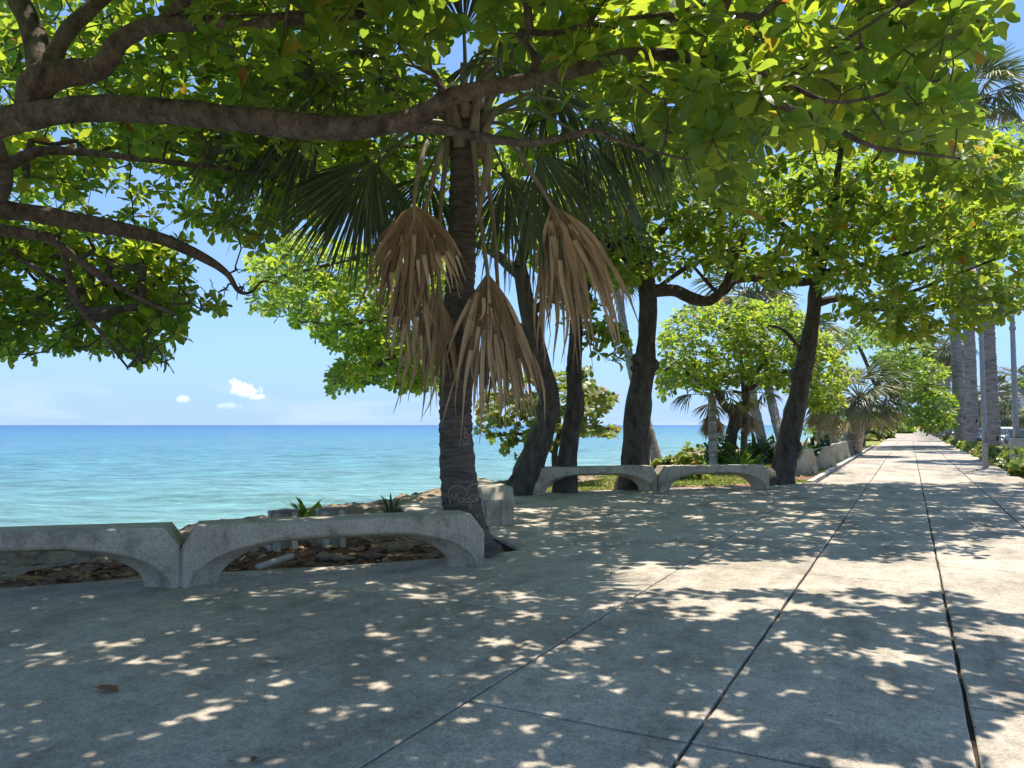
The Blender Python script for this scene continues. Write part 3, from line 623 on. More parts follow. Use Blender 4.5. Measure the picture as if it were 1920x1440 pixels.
def grow(rng, skel, tips, step=0.3, wob=0.12):
    """joins every tip to the nearest grown point; returns the twig paths and the end directions"""
    skel = np.asarray(skel, float); cap = len(skel) + len(tips) * 14 + 10
    pts = np.zeros((cap, 3)); n = len(skel); pts[:n] = skel; cnt = np.zeros(cap); par = np.full(cap, -1)
    tips = np.asarray(tips, float)
    d0 = np.array([np.min(((skel - q) ** 2).sum(1)) for q in tips]); order = np.argsort(d0)
    paths = []; dirs = np.zeros_like(tips)
    for oi in order:
        T = tips[oi]; k = int(np.argmin(((pts[:n] - T) ** 2).sum(1))); Apt = pts[k]; v = T - Apt; ds = np.linalg.norm(v)
        m_ = int(min(10, max(2, ds / step)))
        ctrl = Apt + v * 0.5 + np.array([0, 0, -0.10 * ds]) + rng.normal(0, wob * ds, 3)
        u = np.linspace(0, 1, m_ + 1)[1:, None]
        q = (1 - u) ** 2 * Apt + 2 * u * (1 - u) * ctrl + u ** 2 * T
        q[:-1] += rng.normal(0, 0.03 * min(ds, 1), q[:-1].shape)
        ids = []
        last = k
        for r in q:
            pts[n] = r; par[n] = last; last = n; ids.append(n); n += 1
        paths.append([k] + ids); dirs[oi] = unit(q[-1] - (q[-2] if len(q) > 1 else Apt))
    for i in range(n - 1, len(skel) - 1, -1):
        if cnt[i] == 0: cnt[i] = 1
        if par[i] >= 0: cnt[par[i]] += cnt[i]
    return pts, cnt, paths, dirs, len(skel)

def in_px(rng, poly, d0, d1, n):
    """n points whose pictures fall inside a photo-pixel outline, between two distances"""
    pl = np.array(poly, float); lo, hi = pl.min(0), pl.max(0); out = []
    while len(out) < n:
        q = rng.uniform(lo, hi, (n * 3, 2)); q = q[inpoly(q[:, 0], q[:, 1], [tuple(p) for p in poly])]
        for p in q:
            out.append(P(p[0], p[1], rng.uniform(d0, d1)))
            if len(out) == n: break
    return np.array(out)

def limb_px(spec):
    """spec rows (px, py, distance, width px) -> points, radii"""
    s = np.array(spec, float); pts = np.array([P(a, b_, c) for a, b_, c, _ in s]); rad = s[:, 3] * 0.46 * s[:, 2] / FPX
    n = max(10, int(len(s) * 12)); return catmull(pts, n), np.maximum(catmull(np.c_[rad, rad, rad], n)[:, 0], 0.003)

def tree(name, label, cat, seed, base, trunk, limbs, tips, mat='leaf', bark='bark', per=(6, 9), length=(0.2, 0.29), parts=0, group=None, tmpl=('almond', 5), twig_r=0.0045, upb=0.7, sides=14, kind_leaf='leaf', step=0.3, ang=(45, 105), bare=None, knots=()):
    rng = np.random.default_rng(seed)
    root = thing(name, label, cat, base, group)
    skel = []
    if trunk is not None:
        pts, rad = trunk; g = Geo(); tube(g, pts, rad, sides=sides + 10, lump=0.14, seed=seed, ridge=0.10); g.obj('trunk', M[bark], root)
        skel.append(pts[int(len(pts) * 0.6):])
    for pts, rad in limbs:
        g = Geo(); tube(g, pts, rad, sides=sides + 4, lump=0.15, seed=seed + 3, ridge=0.09); g.obj('limb', M[bark], root); skel.append(pts)
    skel = np.concatenate(skel)
    nb = 0 if bare is None else len(bare)
    pts, cnt, paths, dirs, ns = grow(rng, skel, tips if nb == 0 else np.concatenate([tips, bare]), step=step)
    dirs = dirs[:len(tips)]
    for (kx, ky, kd, kr, kdx) in knots:
        c0 = P(kx, ky, kd); r0_ = kr * kd / FPX; g = Geo(); dv = RIGHT * kdx * 0.9 - np.array([FWD[0], FWD[1], 0]) * 0.45 + np.array([0, 0, 0.25])
        tube(g, catmull([c0 - dv * r0_ * 1.4, c0 - dv * r0_ * 0.5, c0 + dv * r0_ * 0.2, c0 + dv * r0_ * 0.55], 10), r0_ * np.array([1.5, 1.5, 1.4, 1.25, 1.1, 1.0, 0.9, 0.75, 0.5, 0.2]), 14, lump=0.35, seed=kx); g.obj('knot', M[bark], root)
    g = Geo()
    for ids in paths:
        r = np.maximum(twig_r * np.maximum(cnt[ids], 1) ** 0.5, 0.0035); r[0] = r[1]
        r = np.minimum(r, 0.05)
        tube(g, pts[ids], r, sides=5 if r[0] < 0.02 else 7, cap=False)
    tw = g.obj('twigs', M['twig'], root); tw['kind'] = 'stuff'
    B, D, Nn, Ln = rosettes(rng, tips, dirs, per, length, upb=upb, ang=ang)
    rnd = rng.random(len(B)) * 0.999
    keep = np.ones(len(B), bool)
    if parts:
        x, y, d = proj(B + D * Ln[:, None] * 0.5); inf = (x > -20) & (x < 1940) & (y > -20) & (y < 1450) & (d > 1)
        size = np.where(inf, Ln / np.maximum(d, 0.5), 0); idx = np.argsort(-size)[:parts]; idx = idx[size[idx] > 0]; keep[idx] = False
        big = tmpl if tmpl[0] != 'almond' else ('almond', 7)
        mes = []
        for vv in range(4):
            g = Geo(); V, F, A = LV[big][vv]; g.add(V, F, A); me = g.mesh('leaf', True, True); me.materials.append(M[mat]); mes.append(me)
        loc = np.array(root.location)
        for i_ in idx:
            d_ = unit(D[i_]); n_ = unit(Nn[i_] - d_ * (Nn[i_] @ d_)); s_ = np.cross(d_, n_); l = Ln[i_]; w_ = rng.uniform(0.9, 1.15)
            o = bpy.data.objects.new('leaf', mes[int(rng.integers(0, 4))]); COL.objects.link(o); o.parent = root
            mtx = Matrix.Identity(4)
            for r_ in range(3):
                mtx[r_][0] = s_[r_] * l * w_; mtx[r_][1] = d_[r_] * l; mtx[r_][2] = n_[r_] * l * rng.uniform(0.98, 1.02); mtx[r_][3] = B[i_][r_] - loc[r_]
            o.matrix_basis = mtx
    g = Geo(); vr_ = rng.integers(0, 4, len(B)); px_, py_, pd_ = proj(B); close = (pd_ < 7.5) & (py_ > -60) & (px_ > -60) & (px_ < 1980)
    for vv in range(4):
        for nr_ in (True, False):
            kv = keep & (vr_ == vv) & (close == nr_); place_leaves(g, LV[tmpl if nr_ or tmpl[0] == 'round' else ('almond', 3)][vv], B[kv], D[kv], Nn[kv], Ln[kv], rnd[kv])
    fo = g.obj('foliage', M[mat], root, attr=True); fo['kind'] = 'stuff'
    return root

rng = np.random.default_rng(11)
# ---- the near tree: its trunk stands left of the picture, limbs sweep across the top
FB = np.array([*(CAM + 7.2 * FWD + RIGHT * -6.5)[:2], -0.05])
fork = P(-290, 345, 7.2)
tr = catmull([FB, FB + [0.06, 0.05, 1.0], FB * 0.45 + fork * 0.55 + [0.12, 0, 0], fork], 26), np.linspace(0.36, 0.24, 26) * np.r_[np.linspace(1.35, 1, 5), np.ones(21)]
NL = [
    [(-290, 345, 7.2, 95), (-150, 285, 6.9, 78), (0, 232, 6.6, 66), (150, 205, 6.4, 58), (330, 210, 6.2, 60), (500, 230, 6.0, 56), (640, 241, 5.9, 51), (745, 230, 5.8, 47), (795, 212, 5.75, 42), (855, 178, 5.7, 40), (1000, 150, 5.6, 37), (1090, 128, 5.5, 35), (1180, 103, 5.4, 31), (1290, 108, 5.3, 26), (1370, 150, 5.25, 20), (1460, 195, 5.2, 17), (1550, 230, 5.2, 14), (1640, 275, 5.2, 11), (1800, 297, 5.2, 6)],
    [(735, 235, 5.8, 26), (830, 243, 5.72, 22), (920, 260, 5.6, 20), (1000, 268, 5.5, 17), (1080, 252, 5.4, 13), (1115, 246, 5.4, 11), (1180, 272, 5.4, 9), (1290, 300, 5.3, 6)],
    [(1190, 105, 5.4, 22), (1300, 104, 5.35, 18), (1400, 128, 5.3, 14), (1480, 160, 5.25, 11), (1570, 192, 5.2, 9), (1700, 165, 5.1, 7), (1760, 150, 5.1, 4)],
    [(1003, 146, 5.6, 19), (1000, 100, 5.6, 16), (975, 62, 5.6, 15), (1040, 62, 5.5, 14), (1120, 42, 5.5, 12), (1290, 18, 5.4, 9), (1400, -30, 5.4, 6)],
    [(60, 210, 6.6, 70), (85, 150, 6.55, 74), (185, 128, 6.5, 48), (225, 78, 6.4, 42), (285, 48, 6.3, 37), (420, 43, 6.2, 32), (560, 35, 6.2, 33), (700, 14, 6.1, 35), (790, -25, 6.0, 32), (930, -120, 5.9, 22)],
    [(85, 160, 6.55, 66), (62, 60, 6.7, 52), (15, -40, 6.8, 46), (-40, -220, 7, 36)],
    [(85, 150, 6.55, 46), (125, 60, 6.7, 38), (215, -30, 6.8, 30), (330, -200, 6.8, 20)],
    [(-290, 345, 7.2, 62), (-120, 383, 7.7, 54), (0, 392, 8.0, 44), (100, 407, 8.2, 38), (200, 425, 8.4, 32), (300, 447, 8.6, 27), (380, 482, 8.8, 21), (425, 512, 9, 14), (447, 545, 9.05, 9), (470, 548, 9.1, 6), (492, 528, 9.1, 5), (520, 532, 9.15, 3)],
    [(-150, 390, 7.7, 40), (0, 430, 8.4, 28), (90, 447, 8.6, 22), (150, 490, 8.8, 18), (210, 530, 9, 14), (262, 560, 9.1, 10), (330, 590, 9.1, 6)],
    [(-90, 330, 7.4, 40), (10, 310, 8, 30), (70, 285, 8.2, 23), (150, 285, 8.4, 18), (300, 302, 8.6, 13), (420, 316, 8.8, 9), (520, 330, 9, 5)],
    [(120, 470, 8.7, 18), (132, 530, 9, 15), (145, 570, 9.1, 13), (190, 625, 9.15, 9), (240, 690, 9.2, 4)],
    [(-20, 240, 6.6, 40), (10, 330, 7.4, 30), (0, 370, 7.9, 26)],
    [(1450, 155, 5.25, 11), (1520, 120, 5.1, 10), (1590, 72, 5.0, 9), (1690, 5, 4.9, 7), (1750, -60, 4.9, 4)],
    [(300, 45, 6.3, 26), (420, -60, 6.0, 24), (700, -260, 5.4, 20), (1000, -420, 5.0, 15), (1400, -520, 4.8, 9)],
    [(-40, -220, 7, 34), (200, -480, 6.0, 26), (600, -700, 5.0, 20), (1000, -900, 4.4, 12)],
    [(330, -200, 6.8, 20), (500, -260, 8, 16), (700, -200, 10, 12), (900, -160, 12.5, 8)],
    [(-40, -220, 7, 30), (100, -240, 8.5, 20), (250, -180, 11, 14), (420, -140, 13.5, 8)],
    [(-150, -100, 7, 40), (-300, -500, 6.0, 30), (-100, -1000, 4.6, 22), (300, -1400, 3.8, 14)],
]
limbs = [(p_, r_ * 0.9) for p_, r_ in (limb_px(s) for s in NL)]
tips = np.concatenate([
    in_px(rng, [(1010, -160), (1905, -160), (1885, 40), (1885, 115), (1800, 210), (1810, 270), (1720, 285), (1600, 262), (1520, 240), (1420, 300), (1375, 420), (1330, 330), (1210, 240), (1110, 200), (1030, 80)], 4.7, 8.2, 390),
    in_px(rng, [(380, -150), (1010, -150), (1010, 70), (820, 110), (640, 60), (560, 105), (450, 115), (380, 70)], 5.0, 7.5, 90),
    in_px(rng, [(-200, -120), (420, -120), (740, 40), (660, 200), (560, 300), (560, 400), (480, 470), (300, 400), (100, 360), (-200, 360)], 8.5, 11.0, 330),
    in_px(rng, [(-200, -60), (420, -60), (740, 40), (700, 200), (600, 320), (560, 420), (500, 480), (410, 440), (330, 470), (200, 420), (100, 380), (-200, 400)], 11.0, 15.5, 760),
    in_px(rng, [(-160, 380), (60, 395), (200, 430), (390, 490), (330, 540), (425, 575), (330, 600), (340, 655), (270, 680), (200, 655), (100, 665), (0, 680), (-160, 680)], 9.6, 13.2, 620),
    in_px(rng, [(-900, -200), (-160, -200), (-160, 560), (-900, 500)], 6.0, 10.0, 190)])
# crown overhead, above the frame, that shades the paving in the foreground
ov = []
while len(ov) < 1120:
    d = rng.uniform(2.6, 8.6); lat = rng.uniform(-6.5, 4.0); z = 1.6 + 0.56 * d + rng.uniform(0.2, 1.3)
    if z < 4.1: z = rng.uniform(4.1, 5.6)
    if lat > (2.6 if d < 4.6 else 0.6) + 0.4 * math.sin(d * 3): continue
    q = CAM + d * np.array([-sy_, cy_, 0]) + RIGHT * lat
    if q[0] > -8.2: ov.append((q[0], q[1], z))
ov2 = []
while len(ov2) < 1180:
    d = rng.uniform(7.5, 14.5); lat = rng.uniform(-9.5, 2.4 + 0.25 * math.sin(d * 2)); z = 1.6 + 0.56 * d + rng.uniform(0.2, 1.5)
    q = CAM + d * np.array([-sy_, cy_, 0]) + RIGHT * lat
    if q[0] > -7.9: ov2.append((q[0], q[1], z))
for _ in range(150):
    d = rng.uniform(5.6, 9.2); lat = rng.uniform(2.2, 5.8); q = CAM + d * np.array([-sy_, cy_, 0]) + RIGHT * lat; ov.append((q[0], q[1], 1.6 + 0.56 * d + rng.uniform(0.15, 0.9)))
for _ in range(260):
    d = rng.uniform(3.2, 5.6); lat = rng.uniform(-4.2, 0.2); q = CAM + d * np.array([-sy_, cy_, 0]) + RIGHT * lat; ov.append((q[0], q[1], 1.6 + 0.56 * d + rng.uniform(0.3, 1.4)))
while len(ov2) < 1180 + 320:  # unseen leaf layer added above the frame to shade the left crown
    q = np.array([rng.uniform(-14, -9.3), rng.uniform(2.0, 12.5), 0]); d = (q - CAM) @ FWD
    ov2.append((q[0], q[1], 1.6 + 0.56 * max(d, 4) + rng.uniform(0.2, 1.5)))
tips = np.concatenate([tips, np.array(ov), np.array(ov2), in_px(rng, [(150, 60), (760, 40), (800, 190), (620, 260), (450, 300), (200, 280)], 7.2, 10.5, 130)])
tree('almond_tree', 'near sea-almond tree whose long bare limbs sweep across the top of the view', 'tree', 5, FB, tr, limbs, tips, parts=300, bark='bark', length=(0.135, 0.21), per=(8, 12), twig_r=0.0055, group='sea-almond trees', bare=np.concatenate([in_px(rng, [(395, 490), (470, 500), (480, 560), (420, 565)], 8.8, 9.3, 26), in_px(rng, [(300, 560), (400, 520), (420, 560), (330, 620)], 9, 9.4, 26), in_px(rng, [(240, 640), (330, 640), (330, 700), (240, 700)], 9, 9.4, 26)]))

# ---- trees standing behind the far benches
def trunk_px(spec, n=40, flare=True):
    s = np.array(spec, float); pts = np.array([P(a, b_, c) for a, b_, c, _ in s]); rad = s[:, 3] * 0.455 * s[:, 2] / FPX
    p = catmull(pts, n); r = catmull(np.c_[rad, rad, rad], n)[:, 0]; return p, r
def base_of(px, py): q = G(px, py); return np.array([q[0], q[1], -0.06])
T1 = [(968, 932, 17.8, 74), (990, 885, 17.8, 58), (1018, 810, 17.8, 47), (1031, 750, 17.8, 43), (1015, 690, 17.8, 38), (998, 620, 17.8, 36), (985, 560, 17.7, 32), (975, 500, 17.6, 28)]
L1 = [[(1000, 635, 17.8, 26), (930, 590, 18.3, 20), (840, 570, 19, 16), (740, 590, 20, 11), (640, 610, 20.5, 7), (560, 600, 21, 4)],
      [(980, 520, 17.6, 24), (900, 460, 18.2, 18), (780, 450, 19, 14), (640, 490, 20, 9), (520, 520, 20.5, 5)],
      [(975, 500, 17.6, 26), (985, 420, 17.6, 20), (940, 320, 16.5, 15), (820, 280, 15, 11), (640, 270, 13, 8), (480, 260, 12, 5)],
      [(990, 590, 17.8, 18), (1040, 560, 18, 14), (1110, 560, 18.2, 9)],
      [(840, 575, 19, 12), (780, 640, 19.5, 10), (700, 690, 20, 7), (640, 720, 20.5, 4)]]
tp = np.concatenate([in_px(rng, [(470, 480), (560, 430), (700, 470), (840, 470), (840, 560), (760, 600), (700, 640), (620, 635), (540, 600), (470, 580)], 18.5, 25, 620),
                     in_px(rng, [(560, 610), (680, 640), (830, 600), (840, 735), (770, 730), (700, 715), (620, 738), (612, 700), (655, 668)], 18.5, 24, 400),
                     in_px(rng, [(400, 260), (560, 210), (860, 150), (1000, 250), (960, 470), (820, 470), (640, 420), (460, 400)], 15, 19, 400),
                     in_px(rng, [(1000, 560), (1100, 540), (1150, 600), (1140, 660), (1090, 650), (1040, 610)], 17, 19, 26)])
tp = np.concatenate([tp, in_px(rng, [(250, 230), (420, 150), (820, 110), (900, 220), (820, 330), (640, 400), (480, 380), (300, 330)], 10.5, 15, 300)])
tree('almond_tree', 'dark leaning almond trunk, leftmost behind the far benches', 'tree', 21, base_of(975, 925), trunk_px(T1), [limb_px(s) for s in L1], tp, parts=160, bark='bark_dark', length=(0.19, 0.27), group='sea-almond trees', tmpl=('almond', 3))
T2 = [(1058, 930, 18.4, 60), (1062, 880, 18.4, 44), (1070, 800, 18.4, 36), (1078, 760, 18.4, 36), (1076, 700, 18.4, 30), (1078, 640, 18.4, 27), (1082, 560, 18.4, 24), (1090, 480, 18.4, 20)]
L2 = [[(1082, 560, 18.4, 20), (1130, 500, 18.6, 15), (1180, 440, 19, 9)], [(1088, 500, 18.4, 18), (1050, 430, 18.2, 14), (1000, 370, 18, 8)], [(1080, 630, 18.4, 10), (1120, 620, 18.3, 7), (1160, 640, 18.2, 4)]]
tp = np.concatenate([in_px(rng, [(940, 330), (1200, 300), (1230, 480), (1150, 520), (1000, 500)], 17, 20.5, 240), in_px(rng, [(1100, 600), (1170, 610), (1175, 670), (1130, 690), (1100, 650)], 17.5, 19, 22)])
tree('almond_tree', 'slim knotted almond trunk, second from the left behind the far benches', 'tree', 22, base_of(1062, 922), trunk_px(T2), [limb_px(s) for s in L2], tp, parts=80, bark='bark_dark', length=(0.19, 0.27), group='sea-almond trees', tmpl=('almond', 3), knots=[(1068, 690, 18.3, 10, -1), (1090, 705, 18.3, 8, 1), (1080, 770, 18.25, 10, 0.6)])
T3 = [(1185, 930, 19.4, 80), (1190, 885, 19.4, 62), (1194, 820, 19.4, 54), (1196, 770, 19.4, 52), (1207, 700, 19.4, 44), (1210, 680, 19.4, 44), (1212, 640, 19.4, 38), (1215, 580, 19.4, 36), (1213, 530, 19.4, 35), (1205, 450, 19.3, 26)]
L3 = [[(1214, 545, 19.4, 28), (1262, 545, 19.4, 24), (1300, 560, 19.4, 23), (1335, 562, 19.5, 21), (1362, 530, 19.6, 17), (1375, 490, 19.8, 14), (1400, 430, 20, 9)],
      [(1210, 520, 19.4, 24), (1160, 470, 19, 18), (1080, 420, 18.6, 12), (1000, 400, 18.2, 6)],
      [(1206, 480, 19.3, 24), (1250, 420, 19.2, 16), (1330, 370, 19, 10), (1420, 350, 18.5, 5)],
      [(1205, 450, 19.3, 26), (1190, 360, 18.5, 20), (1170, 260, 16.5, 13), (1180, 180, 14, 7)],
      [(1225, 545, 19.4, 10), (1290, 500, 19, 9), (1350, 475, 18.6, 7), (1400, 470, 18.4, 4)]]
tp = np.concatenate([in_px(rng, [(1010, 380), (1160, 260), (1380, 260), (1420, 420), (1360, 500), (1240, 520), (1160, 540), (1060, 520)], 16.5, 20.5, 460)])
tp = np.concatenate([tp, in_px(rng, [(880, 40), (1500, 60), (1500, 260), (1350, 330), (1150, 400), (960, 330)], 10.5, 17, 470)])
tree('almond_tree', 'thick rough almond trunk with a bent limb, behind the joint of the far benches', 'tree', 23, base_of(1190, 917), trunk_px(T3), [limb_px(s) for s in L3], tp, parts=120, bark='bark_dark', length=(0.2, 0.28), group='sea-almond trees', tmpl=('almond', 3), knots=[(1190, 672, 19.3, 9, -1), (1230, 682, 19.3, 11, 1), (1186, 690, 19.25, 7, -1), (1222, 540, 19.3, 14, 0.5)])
T4 = [(1468, 926, 21.2, 66), (1466, 895, 21.2, 50), (1474, 850, 21.2, 46), (1484, 800, 21.2, 42), (1496, 740, 21.2, 36), (1505, 690, 21.2, 36), (1516, 640, 21.2, 30), (1526, 580, 21.2, 28), (1532, 530, 21.2, 25), (1545, 480, 21.1, 19)]
L4 = [[(1530, 525, 21.2, 20), (1480, 530, 21, 15), (1430, 522, 20.8, 15), (1380, 526, 20.6, 14), (1350, 550, 20.4, 10), (1300, 500, 20, 6)],
      [(1528, 568, 21.2, 18), (1580, 560, 21, 14), (1640, 578, 20.6, 13), (1690, 555, 20, 9), (1780, 520, 19, 6), (1880, 480, 18, 4)],
      [(1640, 578, 20.6, 12), (1720, 580, 20, 9), (1800, 560, 19.2, 6), (1890, 560, 18.4, 4)],
      [(1534, 520, 21.1, 18), (1580, 500, 21, 14), (1660, 490, 20.4, 9), (1760, 450, 19.4, 5)],
      [(1545, 480, 21.1, 18), (1530, 440, 21.1, 14), (1560, 400, 21, 11), (1640, 360, 20.5, 7), (1750, 350, 20, 4)],
      [(1540, 490, 21.1, 15), (1490, 440, 21, 10), (1430, 390, 20.5, 6)], [(1545, 480, 21.1, 17), (1560, 380, 19.5, 14), (1580, 250, 17, 11), (1560, 150, 14.5, 6)], [(1560, 380, 19.5, 12), (1680, 260, 17, 9), (1800, 180, 15, 5)],
      [(1506, 660, 21.2, 8), (1470, 620, 21.2, 7), (1440, 610, 21.2, 4)]]
tp = np.concatenate([in_px(rng, [(1380, 320), (1500, 275), (1650, 290), (1800, 340), (1935, 400), (1935, 470), (1800, 470), (1650, 430), (1520, 430), (1420, 420)], 17, 23, 560),
                     in_px(rng, [(1300, 440), (1500, 430), (1700, 440), (1935, 470), (1935, 585), (1830, 598), (1740, 580), (1680, 610), (1600, 590), (1540, 540), (1430, 540), (1330, 510)], 16.5, 23, 430),
                     in_px(rng, [(1540, 570), (1640, 590), (1700, 600), (1840, 600), (1830, 622), (1680, 640), (1590, 610)], 17, 20, 45)])
tp = np.concatenate([tp, in_px(rng, [(1250, 60), (1770, 40), (1790, 200), (1900, 330), (1700, 280), (1500, 260), (1330, 300)], 11.0, 18, 720)])
tp = np.concatenate([tp, in_px(rng, [(1740, 240), (1935, 260), (1935, 390), (1740, 340)], 12.5, 17, 130)])
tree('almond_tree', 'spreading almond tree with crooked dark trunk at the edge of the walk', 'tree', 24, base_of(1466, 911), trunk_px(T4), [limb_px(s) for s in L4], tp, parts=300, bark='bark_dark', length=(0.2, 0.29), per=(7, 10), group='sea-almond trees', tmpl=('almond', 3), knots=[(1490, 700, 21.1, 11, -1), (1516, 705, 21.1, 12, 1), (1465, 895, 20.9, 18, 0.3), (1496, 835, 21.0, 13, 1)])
TK = [(1372, 895, 29, 36), (1368, 870, 29, 27), (1370, 820, 29, 24), (1378, 785, 29, 22), (1378, 770, 29, 20), (1365, 760, 29, 16)]
LK = [[(1376, 778, 29, 17), (1355, 755, 29, 15), (1340, 720, 29, 11), (1320, 680, 29, 7)], [(1380, 780, 29, 15), (1395, 760, 29, 13), (1405, 720, 29, 10), (1440, 670, 29, 6)],
      [(1405, 730, 29, 9), (1460, 700, 28.5, 7), (1540, 690, 28, 4)], [(1345, 735, 29, 8), (1290, 700, 28.5, 5), (1260, 670, 28, 3)], [(1395, 750, 29, 9), (1390, 680, 29, 7), (1380, 620, 29, 4)]]
tp = np.concatenate([in_px(rng, [(1240, 600), (1310, 565), (1480, 560), (1560, 640), (1605, 690), (1570, 750), (1500, 735), (1400, 715), (1330, 735), (1270, 725), (1240, 745), (1232, 690)], 26, 31, 900),
                     in_px(rng, [(1480, 740), (1560, 735), (1590, 760), (1520, 770)], 27, 29, 30)])
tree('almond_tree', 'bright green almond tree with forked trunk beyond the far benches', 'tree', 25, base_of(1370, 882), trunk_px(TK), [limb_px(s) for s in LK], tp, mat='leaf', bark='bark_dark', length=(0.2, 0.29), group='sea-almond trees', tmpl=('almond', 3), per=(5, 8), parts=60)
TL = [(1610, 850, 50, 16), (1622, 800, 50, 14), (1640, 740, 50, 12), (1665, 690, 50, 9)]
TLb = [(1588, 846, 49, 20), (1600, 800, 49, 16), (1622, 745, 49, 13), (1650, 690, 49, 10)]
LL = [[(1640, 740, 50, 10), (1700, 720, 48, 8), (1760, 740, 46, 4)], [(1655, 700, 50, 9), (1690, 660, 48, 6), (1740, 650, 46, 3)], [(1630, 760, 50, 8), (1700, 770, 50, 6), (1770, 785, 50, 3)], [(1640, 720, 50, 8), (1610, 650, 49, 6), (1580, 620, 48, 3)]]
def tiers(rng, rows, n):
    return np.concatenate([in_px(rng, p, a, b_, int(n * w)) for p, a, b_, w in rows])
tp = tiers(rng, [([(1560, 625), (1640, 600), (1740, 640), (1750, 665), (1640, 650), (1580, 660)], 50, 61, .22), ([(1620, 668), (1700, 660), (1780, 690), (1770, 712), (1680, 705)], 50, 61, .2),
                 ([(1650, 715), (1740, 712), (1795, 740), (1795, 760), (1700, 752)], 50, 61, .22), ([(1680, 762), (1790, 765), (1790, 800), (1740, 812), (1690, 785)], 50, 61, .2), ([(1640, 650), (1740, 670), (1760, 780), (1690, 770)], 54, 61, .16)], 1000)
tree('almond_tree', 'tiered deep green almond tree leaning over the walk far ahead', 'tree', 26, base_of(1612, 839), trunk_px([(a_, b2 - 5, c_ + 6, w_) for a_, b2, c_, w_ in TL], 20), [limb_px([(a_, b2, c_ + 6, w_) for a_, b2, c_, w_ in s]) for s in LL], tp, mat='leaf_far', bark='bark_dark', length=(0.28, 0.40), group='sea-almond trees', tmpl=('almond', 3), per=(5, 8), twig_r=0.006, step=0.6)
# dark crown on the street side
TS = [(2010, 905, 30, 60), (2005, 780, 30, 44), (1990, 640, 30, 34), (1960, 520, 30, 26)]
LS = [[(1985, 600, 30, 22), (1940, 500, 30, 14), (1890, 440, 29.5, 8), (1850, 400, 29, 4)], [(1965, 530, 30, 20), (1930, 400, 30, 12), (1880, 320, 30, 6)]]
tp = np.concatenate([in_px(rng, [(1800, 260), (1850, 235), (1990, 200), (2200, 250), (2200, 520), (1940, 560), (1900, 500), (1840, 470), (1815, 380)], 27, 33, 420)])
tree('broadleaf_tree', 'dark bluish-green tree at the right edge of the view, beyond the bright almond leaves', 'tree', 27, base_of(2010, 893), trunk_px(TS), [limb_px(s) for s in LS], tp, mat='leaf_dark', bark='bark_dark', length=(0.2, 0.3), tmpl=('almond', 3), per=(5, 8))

# ================================================================== PALMS
def fan_blade(g, rng, hub, a, nrm, L_, spread, nseg=44, droop=0.25, cup=0.15, split=0.5, jit=0.05, tdroop=0.5, rows=7, ragged=0.1, segw=0.0, hang=0.0):
    """costapalmate fan: pleated segments joined near the hub, free and hanging towards the tips"""
    a = unit(a); nrm = unit(nrm - a * (nrm @ a)); b_ = np.cross(nrm, a)
    T = np.linspace(0.02, 1, rows); dphi = spread / (nseg - 1)
    for i_ in range(nseg):
        ph = -spread / 2 + i_ * dphi + rng.normal(0, jit * dphi * 3)
        d = a * math.cos(ph) + b_ * math.sin(ph) + nrm * (-cup * (1 - math.cos(ph)) + rng.normal(0, 0.03))
        d = unit(d); l = L_ * (0.66 + 0.34 * math.cos(ph * 0.5) ** 2) * (1 - ragged * rng.random())
        dr = droop * (0.8 + 0.4 * rng.random()); td = tdroop * rng.random() ** 1.5
        c = hub + d * (l * T)[:, None]; c[:, 2] -= l * (dr * T ** 2 + td * np.clip(T - 0.55, 0, 1) ** 2 * 2.2)
        if hang:
            hh = hang * rng.uniform(0.75, 1.1); sT = np.clip(T * 1.15, 0, 1)[:, None] ** 0.7 * hh; dd_ = unit(d * (1 - sT) + np.array([0.05 * rng.normal(), 0.05 * rng.normal(), -1.0]) * sT)
            l = l * (1 if rng.random() > 0.22 else rng.uniform(0.45, 0.8)); st_ = np.diff(np.r_[0, T]) * l; c = hub + np.cumsum(dd_ * st_[:, None], 0) + (rng.normal(0, 0.055, 3) * (T ** 1.4)[:, None]) + rng.normal(0, 0.03, 3) * np.sin(T * rng.uniform(5, 10))[:, None] * T[:, None]
        side = unit(np.cross(d, nrm)); tan = unit(np.gradient(c, axis=0)); sd = unit(side - tan * (tan @ side)[:, None]); nn = np.cross(sd, tan)
        tw = rng.normal(0, 2.2 if hang else 0.5) * np.clip(T - split, 0, 1); sd = sd * np.cos(tw)[:, None] + nn * np.sin(tw)[:, None]; nn = np.cross(sd, tan)
        w = np.minimum(T, split) * l * dphi * 0.62
        if segw: w = np.maximum(w, segw * np.clip(T / 0.3, 0.25, 1))
        w = w * np.where(T < 0.62, 1.0, np.clip((1 - T) / 0.38, 0.04, 1) ** 0.75)
        V = np.stack([c - sd * w[:, None] + nn * (0.55 * w)[:, None], c - nn * (0.15 * w)[:, None], c + sd * w[:, None] + nn * (0.55 * w)[:, None]], 1).reshape(-1, 3)
        A = np.zeros((rows * 3, 3)); A[:, 0] = np.tile([-1, 0, 1], rows); A[:, 1] = np.repeat(T, 3); A[:, 2] = np.clip(rng.random() * 0.55 + 0.42 * (np.repeat(1 - T, 3) if hang else np.repeat(T, 3)), 0, 0.98)
        k = np.arange(rows - 1)[:, None] * 3
        F = np.concatenate([np.stack([k[:, 0] + c_, k[:, 0] + c_ + 1, k[:, 0] + c_ + 4, k[:, 0] + c_ + 3], -1) for c_ in (0, 1)])
        g.add(V, F, A)

